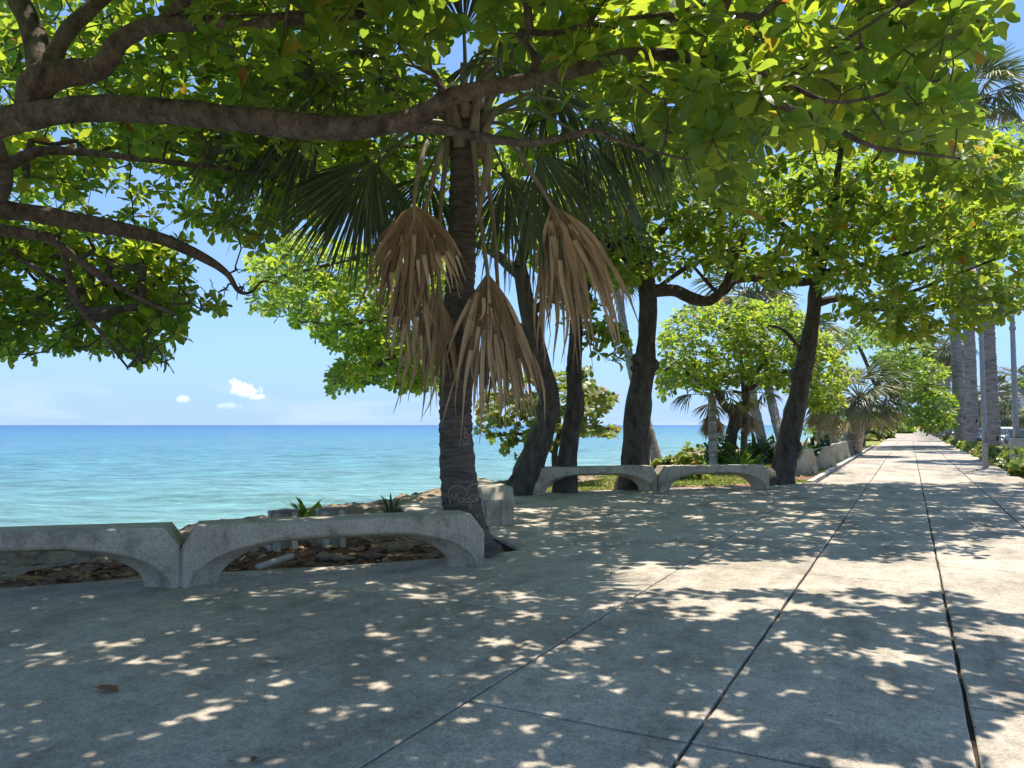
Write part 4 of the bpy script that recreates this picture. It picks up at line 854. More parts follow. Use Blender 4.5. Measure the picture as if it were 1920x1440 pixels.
def frond(root, rng, base, hub, axis, nrm, L_, spread, dry=0, mid=None, pw=0.028, **kw):
    """one fan leaf: petiole (part) with its blade (sub-part)"""
    base, hub = np.asarray(base, float), np.asarray(hub, float)
    if mid is None: mid = (base + hub) / 2 + np.array([0, 0, 0.12 * np.linalg.norm(hub - base)])
    g = Geo(); pts = catmull([base, mid, hub, hub + unit(axis) * L_ * 0.16], 16); tube(g, pts, np.linspace(pw, pw * 0.5, 16) * np.r_[1.5, 1.2, np.ones(13), 0.3], 6)
    po = g.obj('frond', M['petiole' if dry else 'petiole_green'], root)
    g = Geo(); fan_blade(g, rng, hub, np.asarray(axis, float), np.asarray(nrm, float), L_, spread, **kw)
    g.obj('blade', M[{0: 'palm', 1: 'palm_dry', 2: 'palm_mix'}[dry]], po, attr=True)
    return po

def ringed_trunk(g, pts, rad, sides=26, ring=0.018, amp=0.012, seed=0):
    """stack of leaf-scar rings"""
    pts = np.asarray(pts, float); ln = np.r_[0, np.cumsum(np.linalg.norm(np.diff(pts, axis=0), axis=1))]
    n = int(ln[-1] / ring); s = np.linspace(0, ln[-1], n)
    p = np.stack([np.interp(s, ln, pts[:, k]) for k in range(3)], -1); r = np.interp(s, ln, rad)
    r_ = np.random.default_rng(seed); r = r + amp * (r_.random(n) - 0.5) * 1.2 + amp * 0.5 * np.sin(s / 0.11 * 6.28 + 5 * np.sin(s * 3) + 3 * np.sin(s * 7.3))
    T = unit(np.gradient(p, axis=0)); e1 = unit(np.cross(T, [0, 1, 0.01])); e2 = np.cross(T, e1); a = np.linspace(0, 2 * math.pi, sides, endpoint=False)
    R = r[:, None] * (1 + 0.02 * vnoise(a[None, :] * 1.5 + seed + 0 * r[:, None], s[:, None] * 2.5 + 0 * a[None]))+ amp * 0.8 * vnoise(np.cos(a)[None, :] * 6 + seed + 0 * r[:, None], s[:, None] * 22 + np.sin(a)[None] * 3)
    V = p[:, None] + R[..., None] * (e1[:, None] * np.cos(a)[None, :, None] + e2[:, None] * np.sin(a)[None, :, None])
    i = np.arange(n - 1)[:, None] * sides; j = np.arange(sides)[None]; j2 = (j + 1) % sides
    g.add(V.reshape(-1, 3), [np.stack([i + j, i + j2, i + sides + j2, i + sides + j], -1).reshape(-1, 4), np.arange(sides) + (n - 1) * sides])

# ---- the fan palm in the middle, standing in its pit by the near bench
rng = np.random.default_rng(77)
DP = 9.55
base = base_of(884, 1034)
PT = [(896, 1052, DP, 118), (884, 1030, DP, 98), (872, 985, DP, 86), (864, 930, DP, 78), (857, 860, DP, 72), (854, 790, DP, 68), (855, 700, DP, 66), (860, 600, DP, 62), (864, 500, DP, 60), (867, 400, DP, 57), (868, 320, DP, 54), (872, 250, DP, 58), (876, 190, DP, 50)]
pts, rad = trunk_px(PT, 60)
palm = thing('fan_palm', 'tall fan palm with hanging dead brown fronds and scratched graffiti, behind the near bench', 'palm', base)
g = Geo(); ringed_trunk(g, pts, rad, 30, 0.014, 0.011, 3); trunk_o = g.obj('trunk', M['palm_trunk'], palm)
def on_trunk(px, py, lift=0.004):
    i_ = int(np.argmin([abs(proj(p)[1] - py) for p in pts])); ax, r = pts[i_], rad[i_]
    off = (px - proj(ax)[0]) * DP / FPX; off = max(-0.96 * r, min(0.96 * r, off)); f = -np.array([FWD[0], FWD[1], 0]); f = f / np.linalg.norm(f)
    q = ax + RIGHT * off + f * (math.sqrt(r * r - off * off) + lift); q[2] = P(px, py, DP - r)[2]; return q
g = Geo()
def scratch(poly, w=0.006, n=None):
    q = catmull([(a, b_, 0) for a, b_ in poly], n or len(poly) * 5); tube(g, [on_trunk(a, b_, 0.007) for a, b_, _ in q], w * (0.75 + 0.4 * np.random.default_rng(int(poly[0][0])).random(len(q))), 5)
scratch([(847, 945), (843, 925), (849, 914), (860, 911), (870, 913), (877, 921), (880, 914), (888, 909), (895, 910), (899, 918), (899, 928)], 0.007)
scratch([(848, 941), (850, 928)]); scratch([(850, 928), (855, 939)]); scratch([(855, 939), (858, 925)]); scratch([(858, 925), (862, 941)])
scratch([(867, 933), (863, 937), (866, 942), (871, 939), (869, 933), (866, 933)])
scratch([(878, 926), (873, 935), (876, 942), (881, 939), (879, 934), (874, 937)])
scratch([(888, 930), (882, 932), (883, 936), (888, 939), (885, 943), (881, 942)])
scratch([(895, 929), (890, 931), (890, 935), (895, 938), (892, 942), (888, 941)])
scratch([(893, 937), (898, 935), (899, 931), (895, 932), (894, 938), (899, 941)])
scratch([(881, 950), (885, 947), (884, 953), (881, 956)]); scratch([(893, 962), (896, 970), (900, 965), (903, 972)])
scratch([(873, 800), (873, 822)], 0.005); scratch([(871, 803), (879, 805), (875, 811), (881, 817), (873, 822)], 0.005); scratch([(869, 826), (875, 833), (881, 824)], 0.004); scratch([(870, 834), (880, 833)], 0.004)
scratch([(836, 925), (834, 943)], 0.004); scratch([(840, 926), (838, 944)], 0.004)
g.obj('carved_graffiti', M['graffiti'], trunk_o)
crown = P(874, 225, DP)
# leaf bases wrapped round the top
g = Geo()
for k in range(14):
    a_ = k * 2.4; z0 = -0.25 + 0.045 * k; o_ = np.array([math.cos(a_), math.sin(a_), 0])
    q = [crown + o_ * 0.19 + [0, 0, z0 - 0.25], crown + o_ * 0.24 + [0, 0, z0], crown + o_ * 0.42 + [0, 0, z0 + 0.33]]
    tube(g, catmull(q, 8), np.linspace(0.085, 0.03, 8), 6)
g.obj('leaf_bases', M['boot'], palm)
def dpx(px, py, dd): return P(px, py, DP + dd)
toC = -np.array([FWD[0], FWD[1], 0.0]); toC /= np.linalg.norm(toC)
DN = np.array([0, 0, -1.0])
# dead fronds hanging against the trunk: hub where the photo shows it, fan hanging down
dead = [((800, 262), (783, 330), (776, 385), -0.95, 1.55, 2.3, RIGHT * 0.05 + DN, 74),
        ((886, 250), (900, 400), (914, 512), -0.42, 2.05, 1.4, RIGHT * 0.06 + DN, 76),
        ((958, 262), (1000, 330), (1034, 385), -0.55, 2.0, 1.5, RIGHT * 0.50 + DN, 84),
        ((840, 262), (826, 400), (822, 545), -0.25, 1.55, 1.1, RIGHT * -0.2 + DN, 50),
        ((905, 270), (925, 420), (935, 560), 0.15, 1.8, 1.3, RIGHT * 0.12 + DN, 48),
        ((830, 270), (800, 380), (770, 470), -0.6, 1.4, 0.9, RIGHT * -0.05 + DN, 40)]
for (b0, m0, h0, dd, Lb, spd, ax, ns_) in dead:
    frond(palm, rng, dpx(*b0, dd * 0.4), dpx(*h0, dd), ax, toC + 0.2 * DN, Lb, spd, dry=1, mid=dpx(*m0, dd * 0.75), nseg=ns_, droop=0.02, cup=0.5, split=0.45, jit=0.25, tdroop=0.05, rows=13, ragged=0.5, pw=0.034, segw=0.024, hang=0.8)
# a dry sheath standing off the trunk
g = Geo(); tube(g, catmull([dpx(893, 420, -.4), dpx(905, 360, -.42), dpx(918, 285, -.4), dpx(912, 250, -.3)], 12), [0.012, 0.02, 0.03, 0.04, 0.045, 0.05, 0.05, 0.05, 0.045, 0.04, 0.03, 0.01], 6); g.obj('dry_sheath', M['petiole'], palm)
# green fronds: (hub px, distance offset, blade axis in (right, up, towards camera), length, spread, droop)
green = [((700, 300), -0.5, (-0.45, -0.85, 0.25), 1.45, 2.3, 0.12, 64), ((690, 330), -0.1, (-0.6, -0.8, 0.1), 1.35, 2.0, 0.15, 56), ((600, 235), -0.1, (-0.9, -0.35, 0.1), 1.5, 2.5, 0.55, 46), ((500, 225), 0.3, (-0.95, -0.3, 0.0), 1.3, 2.4, 0.6, 44),
         ((1075, 245), 0.1, (0.75, -0.55, 0.1), 1.5, 2.5, 0.65, 50), ((1130, 225), 0.5, (0.9, -0.3, 0.0), 1.35, 2.5, 0.7, 46), ((1010, 290), -0.3, (0.55, -0.8, 0.2), 1.35, 2.2, 0.5, 46), ((1175, 200), -0.2, (0.95, -0.2, 0.1), 1.25, 2.4, 0.8, 44),
         ((760, 120), 0.3, (-0.8, 0.35, 0.0), 1.3, 2.8, 0.35, 44), ((980, 90), 0.4, (0.75, 0.5, 0.0), 1.3, 2.8, 0.35, 44), ((870, 60), -0.5, (0.0, 0.8, 0.5), 1.3, 2.8, 0.35, 40), ((640, 150), -0.9, (-0.8, 0.1, 0.5), 1.3, 2.7, 0.5, 44),
         ((900, 110), 1.2, (0.1, 0.4, -0.9), 1.3, 2.8, 0.45, 36), ((760, 160), 1.1, (-0.5, 0.1, -0.85), 1.3, 2.6, 0.5, 36), ((1030, 170), 1.2, (0.6, 0.0, -0.8), 1.3, 2.6, 0.6, 36), ((950, 120), -1.2, (0.4, 0.3, 0.9), 1.2, 2.6, 0.5, 36), ((800, 330), 0.6, (-0.4, -0.85, -0.2), 1.3, 2.2, 0.2, 40), ((950, 330), 0.7, (0.3, -0.9, -0.3), 1.3, 2.2, 0.2, 40)]
for k, (h0, dd, ax, Lb, spd, dr, ns_) in enumerate(green):
    hub = dpx(*h0, dd); axv = RIGHT * ax[0] + np.array([0, 0, ax[1]]) + toC * ax[2]
    out = hub - crown; nrm = np.cross(np.cross(unit(axv), [0, 0, 1.0]), unit(axv)) if abs(unit(axv)[2]) < 0.7 else toC * 0.8 + np.array([0, 0, 0.4])
    bb = crown + unit(out) * 0.12
    midp = (bb + hub) / 2 + np.array([0, 0, 0.16 * np.linalg.norm(out)])
    frond(palm, rng, bb, hub, axv, nrm, Lb * (1.0 if k < 2 else 0.88), spd, dry=0, mid=midp, nseg=ns_, droop=dr, cup=0.35, split=0.6, jit=0.14, tdroop=0.35 if k < 2 else 0.8, rows=8, ragged=0.2)

# ---- generic smaller or further fan palms, built from shared fronds
def frond_meshes(seed, dry, n=3, nseg=20, rows=5, L_=1.0, droop=0.35, spread=2.7, tdroop=0.7):
    out = []
    for k in range(n):
        r_ = np.random.default_rng(seed + k); g = Geo(); fan_blade(g, r_, np.zeros(3), np.array([1.0, 0, 0]), np.array([0, 0, 1.0]), L_, spread, nseg=nseg, droop=droop, cup=0.3, rows=rows, jit=0.15, tdroop=tdroop)
        me = g.mesh('blade', True, True); me.materials.append(M[{0: 'palm', 1: 'palm_dry', 2: 'palm_mix'}[dry]]); out.append(me)
    return out
FM = {0: frond_meshes(100, 0), 1: frond_meshes(200, 1, spread=1.5, droop=0.1, tdroop=0.2), 2: frond_meshes(300, 2)}
FMn = {0: frond_meshes(400, 0, nseg=30, rows=6), 2: frond_meshes(500, 2, nseg=34, rows=6, droop=0.28, tdroop=0.5), 1: frond_meshes(600, 1, nseg=30, rows=6, spread=1.5, droop=0.1, tdroop=0.2)}
g = Geo(); tube(g, catmull([(0, 0, 0), (0.5, 0, 0.09), (1.0, 0, 0.02), (1.15, 0, -0.02)], 8), np.linspace(0.03, 0.012, 8), 5); PETG = g.mesh('frond', True, False); PETG.materials.append(M['petiole_green'])
def add_frond(root, az, el, pet, blade, dry, roll, rr, near=False, off=(0, 0, 0)):
    po = bpy.data.objects.new('frond', PETG); COL.objects.link(po); po.parent = root; po.location = off; po.rotation_euler = (roll, -el, az); po.scale = (pet, pet, pet)
    bo = bpy.data.objects.new('blade', (FMn if near else FM)[dry][rr % 3]); COL.objects.link(bo); bo.parent = po; bo.location = (1.0, 0, 0.02); s = blade / pet; bo.scale = (s, s, s); bo.rotation_euler = (0, 0.25 if el > -0.4 else 0.1, 0)
def small_palm(label, base, top, r0, r1, seed, blade=1.1, nfr=18, skirt=6, pet=0.9, trunkmat='palm_grey', group=None, dryel=-1.25, mix=0.3, bow=0.0, near=False, rings=0.05, boots=False, lowest=-0.5, name='fan_palm', hollows=()):
    r_ = np.random.default_rng(seed); base = np.asarray(base, float); top = np.asarray(top, float)
    root = thing(name, label, 'palm', base, group)
    md = (base + top) / 2 + RIGHT * bow
    pts_ = catmull([base, md, top], 20); rad_ = np.interp(np.linspace(0, 1, 20), [0, 0.06, 0.3, 0.75, 1], [r0 * 1.22, r0 * 1.05, r0, (r0 + r1) / 2, r1])
    g = Geo(); ringed_trunk(g, pts_, rad_, 18, rings, 0.012 if r0 < 0.3 else 0.022, seed); tr_ = g.obj('trunk', M[trunkmat], root)
    if hollows:
        for hz_, ho_ in hollows:
            g = Geo(); f_ = -np.array([FWD[0], FWD[1], 0]); c_ = base + (top - base) * (hz_ / (top - base)[2]) + f_ * (r0 + 0.005) + RIGHT * ho_; tube(g, [c_ + [0.03, 0, 0.16], c_ + [0.01, 0, 0.05], c_, c_ + [-0.02, 0, -0.1]], [0.02, 0.06, 0.07, 0.02], 8); g.obj('hollow', M['rubber'], tr_)  # raised dark lump, the shade inside a trunk hole put into its colour
    if boots:
        for k in range(46):
            f = 0.32 + 0.68 * k / 46; p_ = pts_[min(19, int(f * 19))]; rr_ = rad_[min(19, int(f * 19))]; a_ = k * 2.4
            o_ = np.array([math.cos(a_), math.sin(a_), 0]); tng = np.array([-math.sin(a_), math.cos(a_), 0])
            g = Geo(); q = [p_ + o_ * (rr_ * 0.8) - tng * 0.10 + [0, 0, -0.12], p_ + o_ * (rr_ + 0.03), p_ + o_ * (rr_ + 0.11) + tng * 0.03 + [0, 0, 0.16]]
            tube(g, catmull(q, 4), [0.05, 0.055, 0.045, 0.03], 5); g.obj('leaf_base', M['boot'], tr_)
    loc = top - base
    for k in range(nfr):
        f = k / nfr; az = k * 2.39996 + r_.normal(0, 0.15); el = 1.25 - (1.25 - lowest) * f ** 0.8
        add_frond(root, az, el, pet * r_.uniform(0.85, 1.15), blade * r_.uniform(0.85, 1.1), 2 if r_.random() < mix * f * 2 else 0, r_.normal(0, 0.3), int(r_.integers(0, 9)), near, loc)
    for k in range(skirt):
        add_frond(root, k * 2.39996 + 0.7, dryel + r_.normal(0, 0.12), pet * r_.uniform(0.6, 1.0), blade * r_.uniform(0.8, 1.05), 1, r_.normal(0, 0.4), int(r_.integers(0, 9)), near, loc + np.array([0, 0, -0.15]))
    return root
def B0(px, py): return base_of(px, py)
# fan palms on the lawn towards the sea
small_palm('short fan palm with a full skirt of dead fronds beyond the far benches', B0(1338, 886), P(1335, 745, 28.5), 0.14, 0.15, 31, blade=0.9, nfr=7, skirt=12, pet=0.75, mix=0.6, near=True, group='fan palms on the lawn')
small_palm('fan palm half hidden behind the forked almond trunk', B0(1392, 880), P(1400, 740, 30), 0.12, 0.13, 32, blade=0.9, nfr=8, skirt=8, pet=0.8, mix=0.6, near=True, group='fan palms on the lawn', trunkmat='palm_trunk')
small_palm('yellowing fan palm with a criss-cross trunk beside the row of seats', B0(1596, 850), P(1612, 748, 40), 0.50, 0.36, 33, blade=1.5, nfr=24, skirt=6, pet=1.3, mix=0.5, near=True, group='fan palms on the lawn', trunkmat='palm_grey', boots=True, dryel=-0.7, lowest=-0.5)
small_palm('fan palm with hanging dead leaves between the row of seats and the sea', B0(1540, 846), P(1530, 745, 44), 0.2, 0.16, 34, blade=1.2, nfr=12, skirt=8, pet=0.8, mix=0.8, group='fan palms on the lawn')
# slender leaning trunks rising out of the picture's leaves
for k, (b0, t0, d_, lb) in enumerate([((1235, 872), (1150, 480), 33, 'slender pale palm trunk leaning left just behind the thick almond trunk'), ((1438, 866), (1395, 560), 35, 'slender grey palm trunk leaning left of the crooked almond trunk'), ((1478, 868), (1425, 590), 37, 'slender dark palm trunk partly behind the crooked almond trunk'), ((1572, 846), (1520, 640), 46, 'thin grey palm trunk leaning beside the criss-cross palm')]):
    bb = B0(*b0); tt = P(*t0, d_)
    small_palm(lb, bb, tt, 0.21, 0.12, 41 + k, blade=1.5, nfr=16, skirt=3, pet=1.0, group='leaning slender palms', bow=-0.25, rings=0.09)
# ---- the avenue of stout grey palms on the street side
def AVB(px, X_=3.5):
    d_ = FPX * X_ / (cy_ * (px - 1704.5)); return np.array([X_, (d_ + sy_ * X_) / cy_, -0.06])
AV = [(1859, 17.5, 0.35, 0.27, 'nearest of the stout grey palms in the avenue, right edge of the walk'), (1822, 15.0, 0.36, 0.28, 'second stout grey palm of the avenue, with dark holes low on its trunk'),
      (1800, 15.5, 0.42, 0.30, 'third stout grey palm of the avenue, leftmost of the three big trunks'), (1777, 9.5, 0.30, 0.24, 'fourth palm of the avenue, shorter and darker')]
avx = 3.75
for k, (b0, h_, r0, r1, lb) in enumerate(AV):
    q = AVB(b0)
    small_palm(lb, q, q + np.array([-0.25 + 0.2 * (k % 2), 0.1, h_]), r0, r1, 61 + k, blade=1.7, nfr=22, skirt=8, pet=1.3, group='avenue of stout palms', mix=0.3, dryel=-1.15, rings=0.06, near=(k == 0), hollows=((), (), ()) and [[(1.0, 0.02)], [(1.9, 0.05), (0.7, 0.1), (0.5, -0.05)], [(2.2, 0.15)], []][k])
ords = ['fifth', 'sixth', 'seventh', 'eighth', 'ninth', 'tenth', 'eleventh', 'twelfth', 'thirteenth', 'fourteenth', 'fifteenth', 'sixteenth']
y0 = AVB(1777)[1]
for k in range(12):
    yk = y0 + 8.5 * (k + 1) + 2.0 * math.sin(k * 2.1)
    small_palm('stout grey palm of the avenue, %s from the camera' % ords[k], (avx + 0.2 * math.sin(k * 3.3), yk, -0.06), (avx + 0.2 * math.sin(k * 3.3), yk, 9.2 + 1.5 * math.sin(k * 1.7)), 0.36, 0.28, 81 + k, blade=1.6, nfr=14, skirt=5, pet=1.2, group='avenue of stout palms', mix=0.4, rings=0.25)

# ================================================================== BENCHES
def arch_bench(label, a, b_, H=0.6, depth=0.5, seed=0, group='arched concrete benches', away=None, streak=False):
    """concrete bench: a flat beam that curves down into a foot at each end; a, b_ are the front ground corners"""
    a = np.array([a[0], a[1], 0.0]); b_ = np.array([b_[0], b_[1], 0.0]); Lb = np.linalg.norm(b_ - a); ex = (b_ - a) / Lb
    ey = np.array([-ex[1], ex[0], 0]) if away is None else unit(np.array([away[0], away[1], 0]))
    root = thing('concrete_bench', label, 'bench', a, group)
    ez = np.array([0, 0, 1.0]); ch = 0.14
    def outline_(foot, th, sp_, ins):
        # ins: how far the arris is softened; the soffit is splayed, so the arch is wide on the faces and tight in the middle
        t_ = ins
        top = [(t_, 0.0), (t_, H - 0.19 - t_ * 0.4), (ch + t_ * 0.3, H - t_)] + [(Lb * q, H - t_) for q in (0.2, 0.35, 0.5, 0.65, 0.8)] + [(Lb - ch - t_ * 0.3, H - t_), (Lb - t_, H - 0.19 - t_ * 0.4), (Lb - t_, 0.0), (Lb - foot, 0.0)]
        right = [(Lb - foot - sp_ * (1 - math.cos(q)), (H - th + t_) * math.sin(q)) for q in np.linspace(0.10, math.pi / 2, 12)]
        left = [(foot + sp_ * (1 - math.cos(q)), (H - th + t_) * math.sin(q)) for q in np.linspace(math.pi / 2, 0.10, 12)]
        return np.array(top + right + left + [(foot, 0.0)])
    r_ = random.Random(seed)
    rings = [(outline_(0.07, 0.16, Lb * 0.36, 0.015), 0.0), (outline_(0.06, 0.17, Lb * 0.36, 0.0), 0.015), (outline_(0.34, 0.215, Lb * 0.27, 0.0), depth * 0.36), (outline_(0.34, 0.215, Lb * 0.27, 0.0), depth * 0.64), (outline_(0.06, 0.17, Lb * 0.36, 0.0), depth - 0.015), (outline_(0.07, 0.16, Lb * 0.36, 0.015), depth)]
    n = len(rings[0][0]); V = []
    for p_, dpt in rings:
        for (x, z) in p_: V.append(a + ex * x + ey * (dpt + (0.03 * (1 - z / H) if dpt < depth / 2 else -0.03 * (1 - z / H))) + ez * max(z, -0.005))
    V = np.array(V); V = V + 0.005 * np.stack([vnoise(V[:, 0] * 7, V[:, 1] * 7, V[:, 2] * 7 + q) for q in (0, 9, 18)], -1)
    j = np.arange(n); k = (j + 1) % n; F = [np.stack([j + n * q, k + n * q, k + n * (q + 1), j + n * (q + 1)], -1) for q in range(5)] + [np.arange(n)[::-1], np.arange(n) + 5 * n]
    g = Geo(); g.add(V, F); body = g.obj('beam', M['bench'], root, smooth=False)
    for s_, x0 in ((-1, a), (1, b_)):
        # two cast panels on the end face with a slot between them
        for y_ in (depth * 0.27, depth * 0.74):
            g = Geo(); q = x0 + ex * s_ * 0.008 + ey * y_ + ez * 0.20
            rot = np.stack([ex, ey, ez], 1); g.box(q, (0.016, depth * 0.17, 0.19), rot); g.obj('end_panel', M['bench'], root, smooth=False)
    return root
gb = lambda px, py: G(px, py)[:2]
dirb = unit(np.array([*(gb(905, 1064) - gb(345, 1104)), 0])); backv = np.array([-dirb[1], dirb[0]])
j0 = gb(340, 1104); e0 = gb(907, 1064)
arch_bench('near arched concrete bench in front of the fan palm', j0, e0, away=backv, seed=1)
d2 = unit(np.array([-0.735, -0.678, 0]))[:2]
arch_bench('near arched concrete bench cut off by the left edge of the view', j0 + d2 * 0.03 + d2 * 3.2, j0 + d2 * 0.03, away=np.array([d2[1], -d2[0]]), seed=2)
# bench seen end-on behind the palm
p3 = gb(905, 987); q3 = P(905, 987, 1); e3 = gb(966, 985); w3 = unit(np.array([*(e3 - p3), 0]))[:2]
l3 = np.array([-w3[1], w3[0]])
arch_bench('arched concrete bench seen end-on behind the fan palm trunk', p3 + l3 * 2.6, p3, away=w3, seed=3, depth=float(np.linalg.norm(e3 - p3)))
f0, f1, f2 = gb(1003, 929), gb(1232, 921), gb(1443, 917)
u1 = unit(np.array([*(f1 - f0), 0]))[:2]; u2 = unit(np.array([*(f2 - f1), 0]))[:2]
arch_bench('left arched bench of the far pair, in front of three almond trunks', f0, f1, H=0.62, away=np.array([-u1[1], u1[0]]), seed=4)
arch_bench('right arched bench of the far pair, ending at the crooked almond trunk', f1 + u2 * 0.08, f2, H=0.60, away=np.array([-u2[1], u2[0]]), seed=5)

# ---- angular concrete seats on the lawn (backs to the walk)
def seat_proto():
    root = thing('concrete_chair', 'x', 'chair', (0, 0, 0), 'angular concrete seats facing the sea')
    # local: -x towards the sea, +x back; width along y
    pr = [(-0.42, 0.0), (-0.36, 0.40), (-0.30, 0.44), (-0.04, 0.40), (0.12, 0.80), (0.36, 0.84), (0.22, 0.52), (0.34, 0.0)]
    def ex(p_, y0, y1, name, parent, mat='bench_pale'):
        g = Geo(); extrude(g, [(x, 0, z) for x, z in p_], np.array([0, y0, 0]), np.array([0, y1, 0])); return g.obj(name, M[mat], parent, smooth=False)
    body = ex([(-0.42, 0.0), (-0.36, 0.40), (-0.30, 0.44), (-0.02, 0.40), (0.14, 0.78), (0.34, 0.80), (0.30, 0.50), (0.36, 0.0)], -0.34, 0.34, 'body', root)
    ex([(0.10, 0.775), (0.16, 0.84), (0.44, 0.86), (0.38, 0.79), (0.30, 0.77)], -0.36, 0.36, 'back_cap', root)
    for y in (-0.22, 0.22): ex([(0.20, 0.56), (0.36, 0.79), (0.44, 0.79), (0.60, 0.0), (0.46, 0.0)], y - 0.07, y + 0.07, 'rib', root)
    ex([(-0.46, 0.40), (-0.44, 0.47), (-0.03, 0.43), (-0.05, 0.37)], -0.36, 0.36, 'seat', root)
    return root
def copy_tree(o, parent=None):
    c = o.copy(); COL.objects.link(c); c.parent = parent
    for ch in list(o.children): copy_tree(ch, c)
    return c
seat0 = seat_proto()
spots = [(1512, 888, 'first and nearest seat of the row beside the crooked almond trunk', 0.25), (1549, 877, 'second seat of the row beside the crooked almond trunk', 0.25), (1566, 866, 'third seat of the row along the lawn', 0.25), (1580, 860, 'fourth seat of the row along the lawn', 0.25), (1588, 853, 'fifth seat of the row, next to the criss-cross palm', 0.25)]
names_ = ['pale angular concrete seat, ' + s_[2] for s_ in spots]
for k, (px, py, lb, rz) in enumerate(spots):
    o = seat0 if k == 0 else copy_tree(seat0); q = G(px, py); o.location = (q[0] - 0.25, q[1] + 0.2, -0.05); o.rotation_euler = (0, 0, rz); o.scale = (1.0, 0.72, 1.0); o['label'] = names_[k]
for k, (px, py, lb) in enumerate([(524, 1020, 'shaded angular concrete seat, left of the two behind the near bench'), (612, 1014, 'shaded angular concrete seat, right of the two behind the near bench')]):
    o = copy_tree(seat0); q = G(px, py); o.location = (q[0], q[1], -0.05); o.rotation_euler = (0, 0, -0.55); o.scale = (0.62, 0.52, 0.62); o['label'] = lb
# white bench of the second bay with someone sitting on it
q = G(1585, 838); arch_bench('low pale bench of the second bay, with a person sitting on it', (q[0] - 1.0, q[1] + 0.8), (q[0] + 1.3, q[1] + 1.3), seed=6, H=0.5)
for k, (px, py, lb) in enumerate([(1640, 817, 'left white bench far along the walk'), (1662, 815, 'right white bench far along the walk')]):
    q = G(px, py); arch_bench(lb, (q[0] - 1.2, q[1]), (q[0] + 1.0, q[1] + 1.5), seed=7 + k, H=0.6)

# ================================================================== SHRUBS AND GROUND PLANTS
def shrub(label, base, R, Hh, nt, seed, mat='grape', length=(0.11, 0.17), name='sea_grape_shrub', cat='shrub', group=None, parts=0, tmpl=('round', 4), z0=0.05, per=(5, 8), stems=5):
    r_ = np.random.default_rng(seed); base = np.asarray(base, float); tips_ = []
    while len(tips_) < nt:
        v = r_.uniform(-1, 1, 3); v[2] = abs(v[2])
        l = np.linalg.norm(v)
        if l > 1 or l < 0.45: continue
        lump = 0.75 + 0.45 * float(vnoise(v[0] * 2.2 + seed, v[1] * 2.2, v[2] * 2.2)); tips_.append(base + v * np.array([R[0], R[1], Hh]) * lump + [0, 0, z0])
    limbs_ = []
    for k in range(stems):
        a_ = r_.uniform(0, 6.28); rr_ = r_.uniform(0.15, 0.5); p1 = base + np.array([math.cos(a_) * R[0] * rr_, math.sin(a_) * R[1] * rr_, Hh * 0.55])
        limbs_.append((catmull([base + [0, 0, 0.0], (base + p1) / 2 + r_.normal(0, 0.05, 3), p1], 8), np.linspace(0.03, 0.012, 8)))
    return tree(name, label, cat, seed, base, None, limbs_, np.array(tips_), mat=mat, bark='twig', per=per, length=length, parts=parts, group=group, tmpl=tmpl, sides=6, upb=0.5, twig_r=0.003, ang=(35, 100))
rng = np.random.default_rng(5)
# the sea-grape tree on the lawn between the trunks
SG = [(1045, 902, 23, 16), (1040, 850, 23, 13), (1050, 800, 23, 10), (1030, 770, 23, 7)]
LG = [[(1042, 850, 23, 8), (980, 815, 22.5, 6), (920, 820, 22, 3)], [(1046, 820, 23, 8), (1110, 800, 23, 6), (1160, 810, 23, 3)], [(1040, 780, 23, 7), (1080, 740, 23, 5), (1100, 700, 23, 3)], [(1035, 780, 23, 6), (960, 740, 22.5, 4), (910, 740, 22, 3)]]
tp = np.concatenate([in_px(rng, [(895, 760), (960, 690), (1040, 690), (1100, 720), (1165, 745), (1130, 780), (1165, 815), (1130, 830), (1070, 830), (1000, 840), (940, 820), (895, 830)], 21, 24, 330), in_px(rng, [(1085, 700), (1110, 690), (1120, 740), (1090, 745)], 22, 23, 14), in_px(rng, [(940, 830), (980, 830), (970, 858), (945, 850)], 22, 23, 6)])
tree('sea_grape_tree', 'yellow-green sea-grape tree by the water between the almond trunks', 'tree', 51, base_of(1045, 893), trunk_px(SG, 16), [limb_px(s) for s in LG], tp, mat='grape', bark='twig', length=(0.14, 0.21), tmpl=('round', 4), per=(5, 8), parts=200)
shrub('rounded pale sea-grape shrub at the water beyond the far benches', B0(1292, 896), (1.0, 0.9), 1.35, 130, 52, parts=60, group='sea-grape shrubs on the lawn')
shrub('low yellow-green shrub spilling towards the water right of the thick trunk', B0(1246, 897), (0.75, 0.8), 0.85, 100, 53, parts=40, group='sea-grape shrubs on the lawn')
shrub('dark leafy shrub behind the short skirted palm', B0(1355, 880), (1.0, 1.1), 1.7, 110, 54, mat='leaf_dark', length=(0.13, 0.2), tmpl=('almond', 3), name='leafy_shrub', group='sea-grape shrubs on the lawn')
shrub('dark leafy shrub between the forked almond and the leaning palm', B0(1410, 866), (0.9, 0.9), 1.5, 80, 55, mat='leaf_dark', length=(0.13, 0.2), tmpl=('almond', 3), name='leafy_shrub', group='sea-grape shrubs on the lawn')
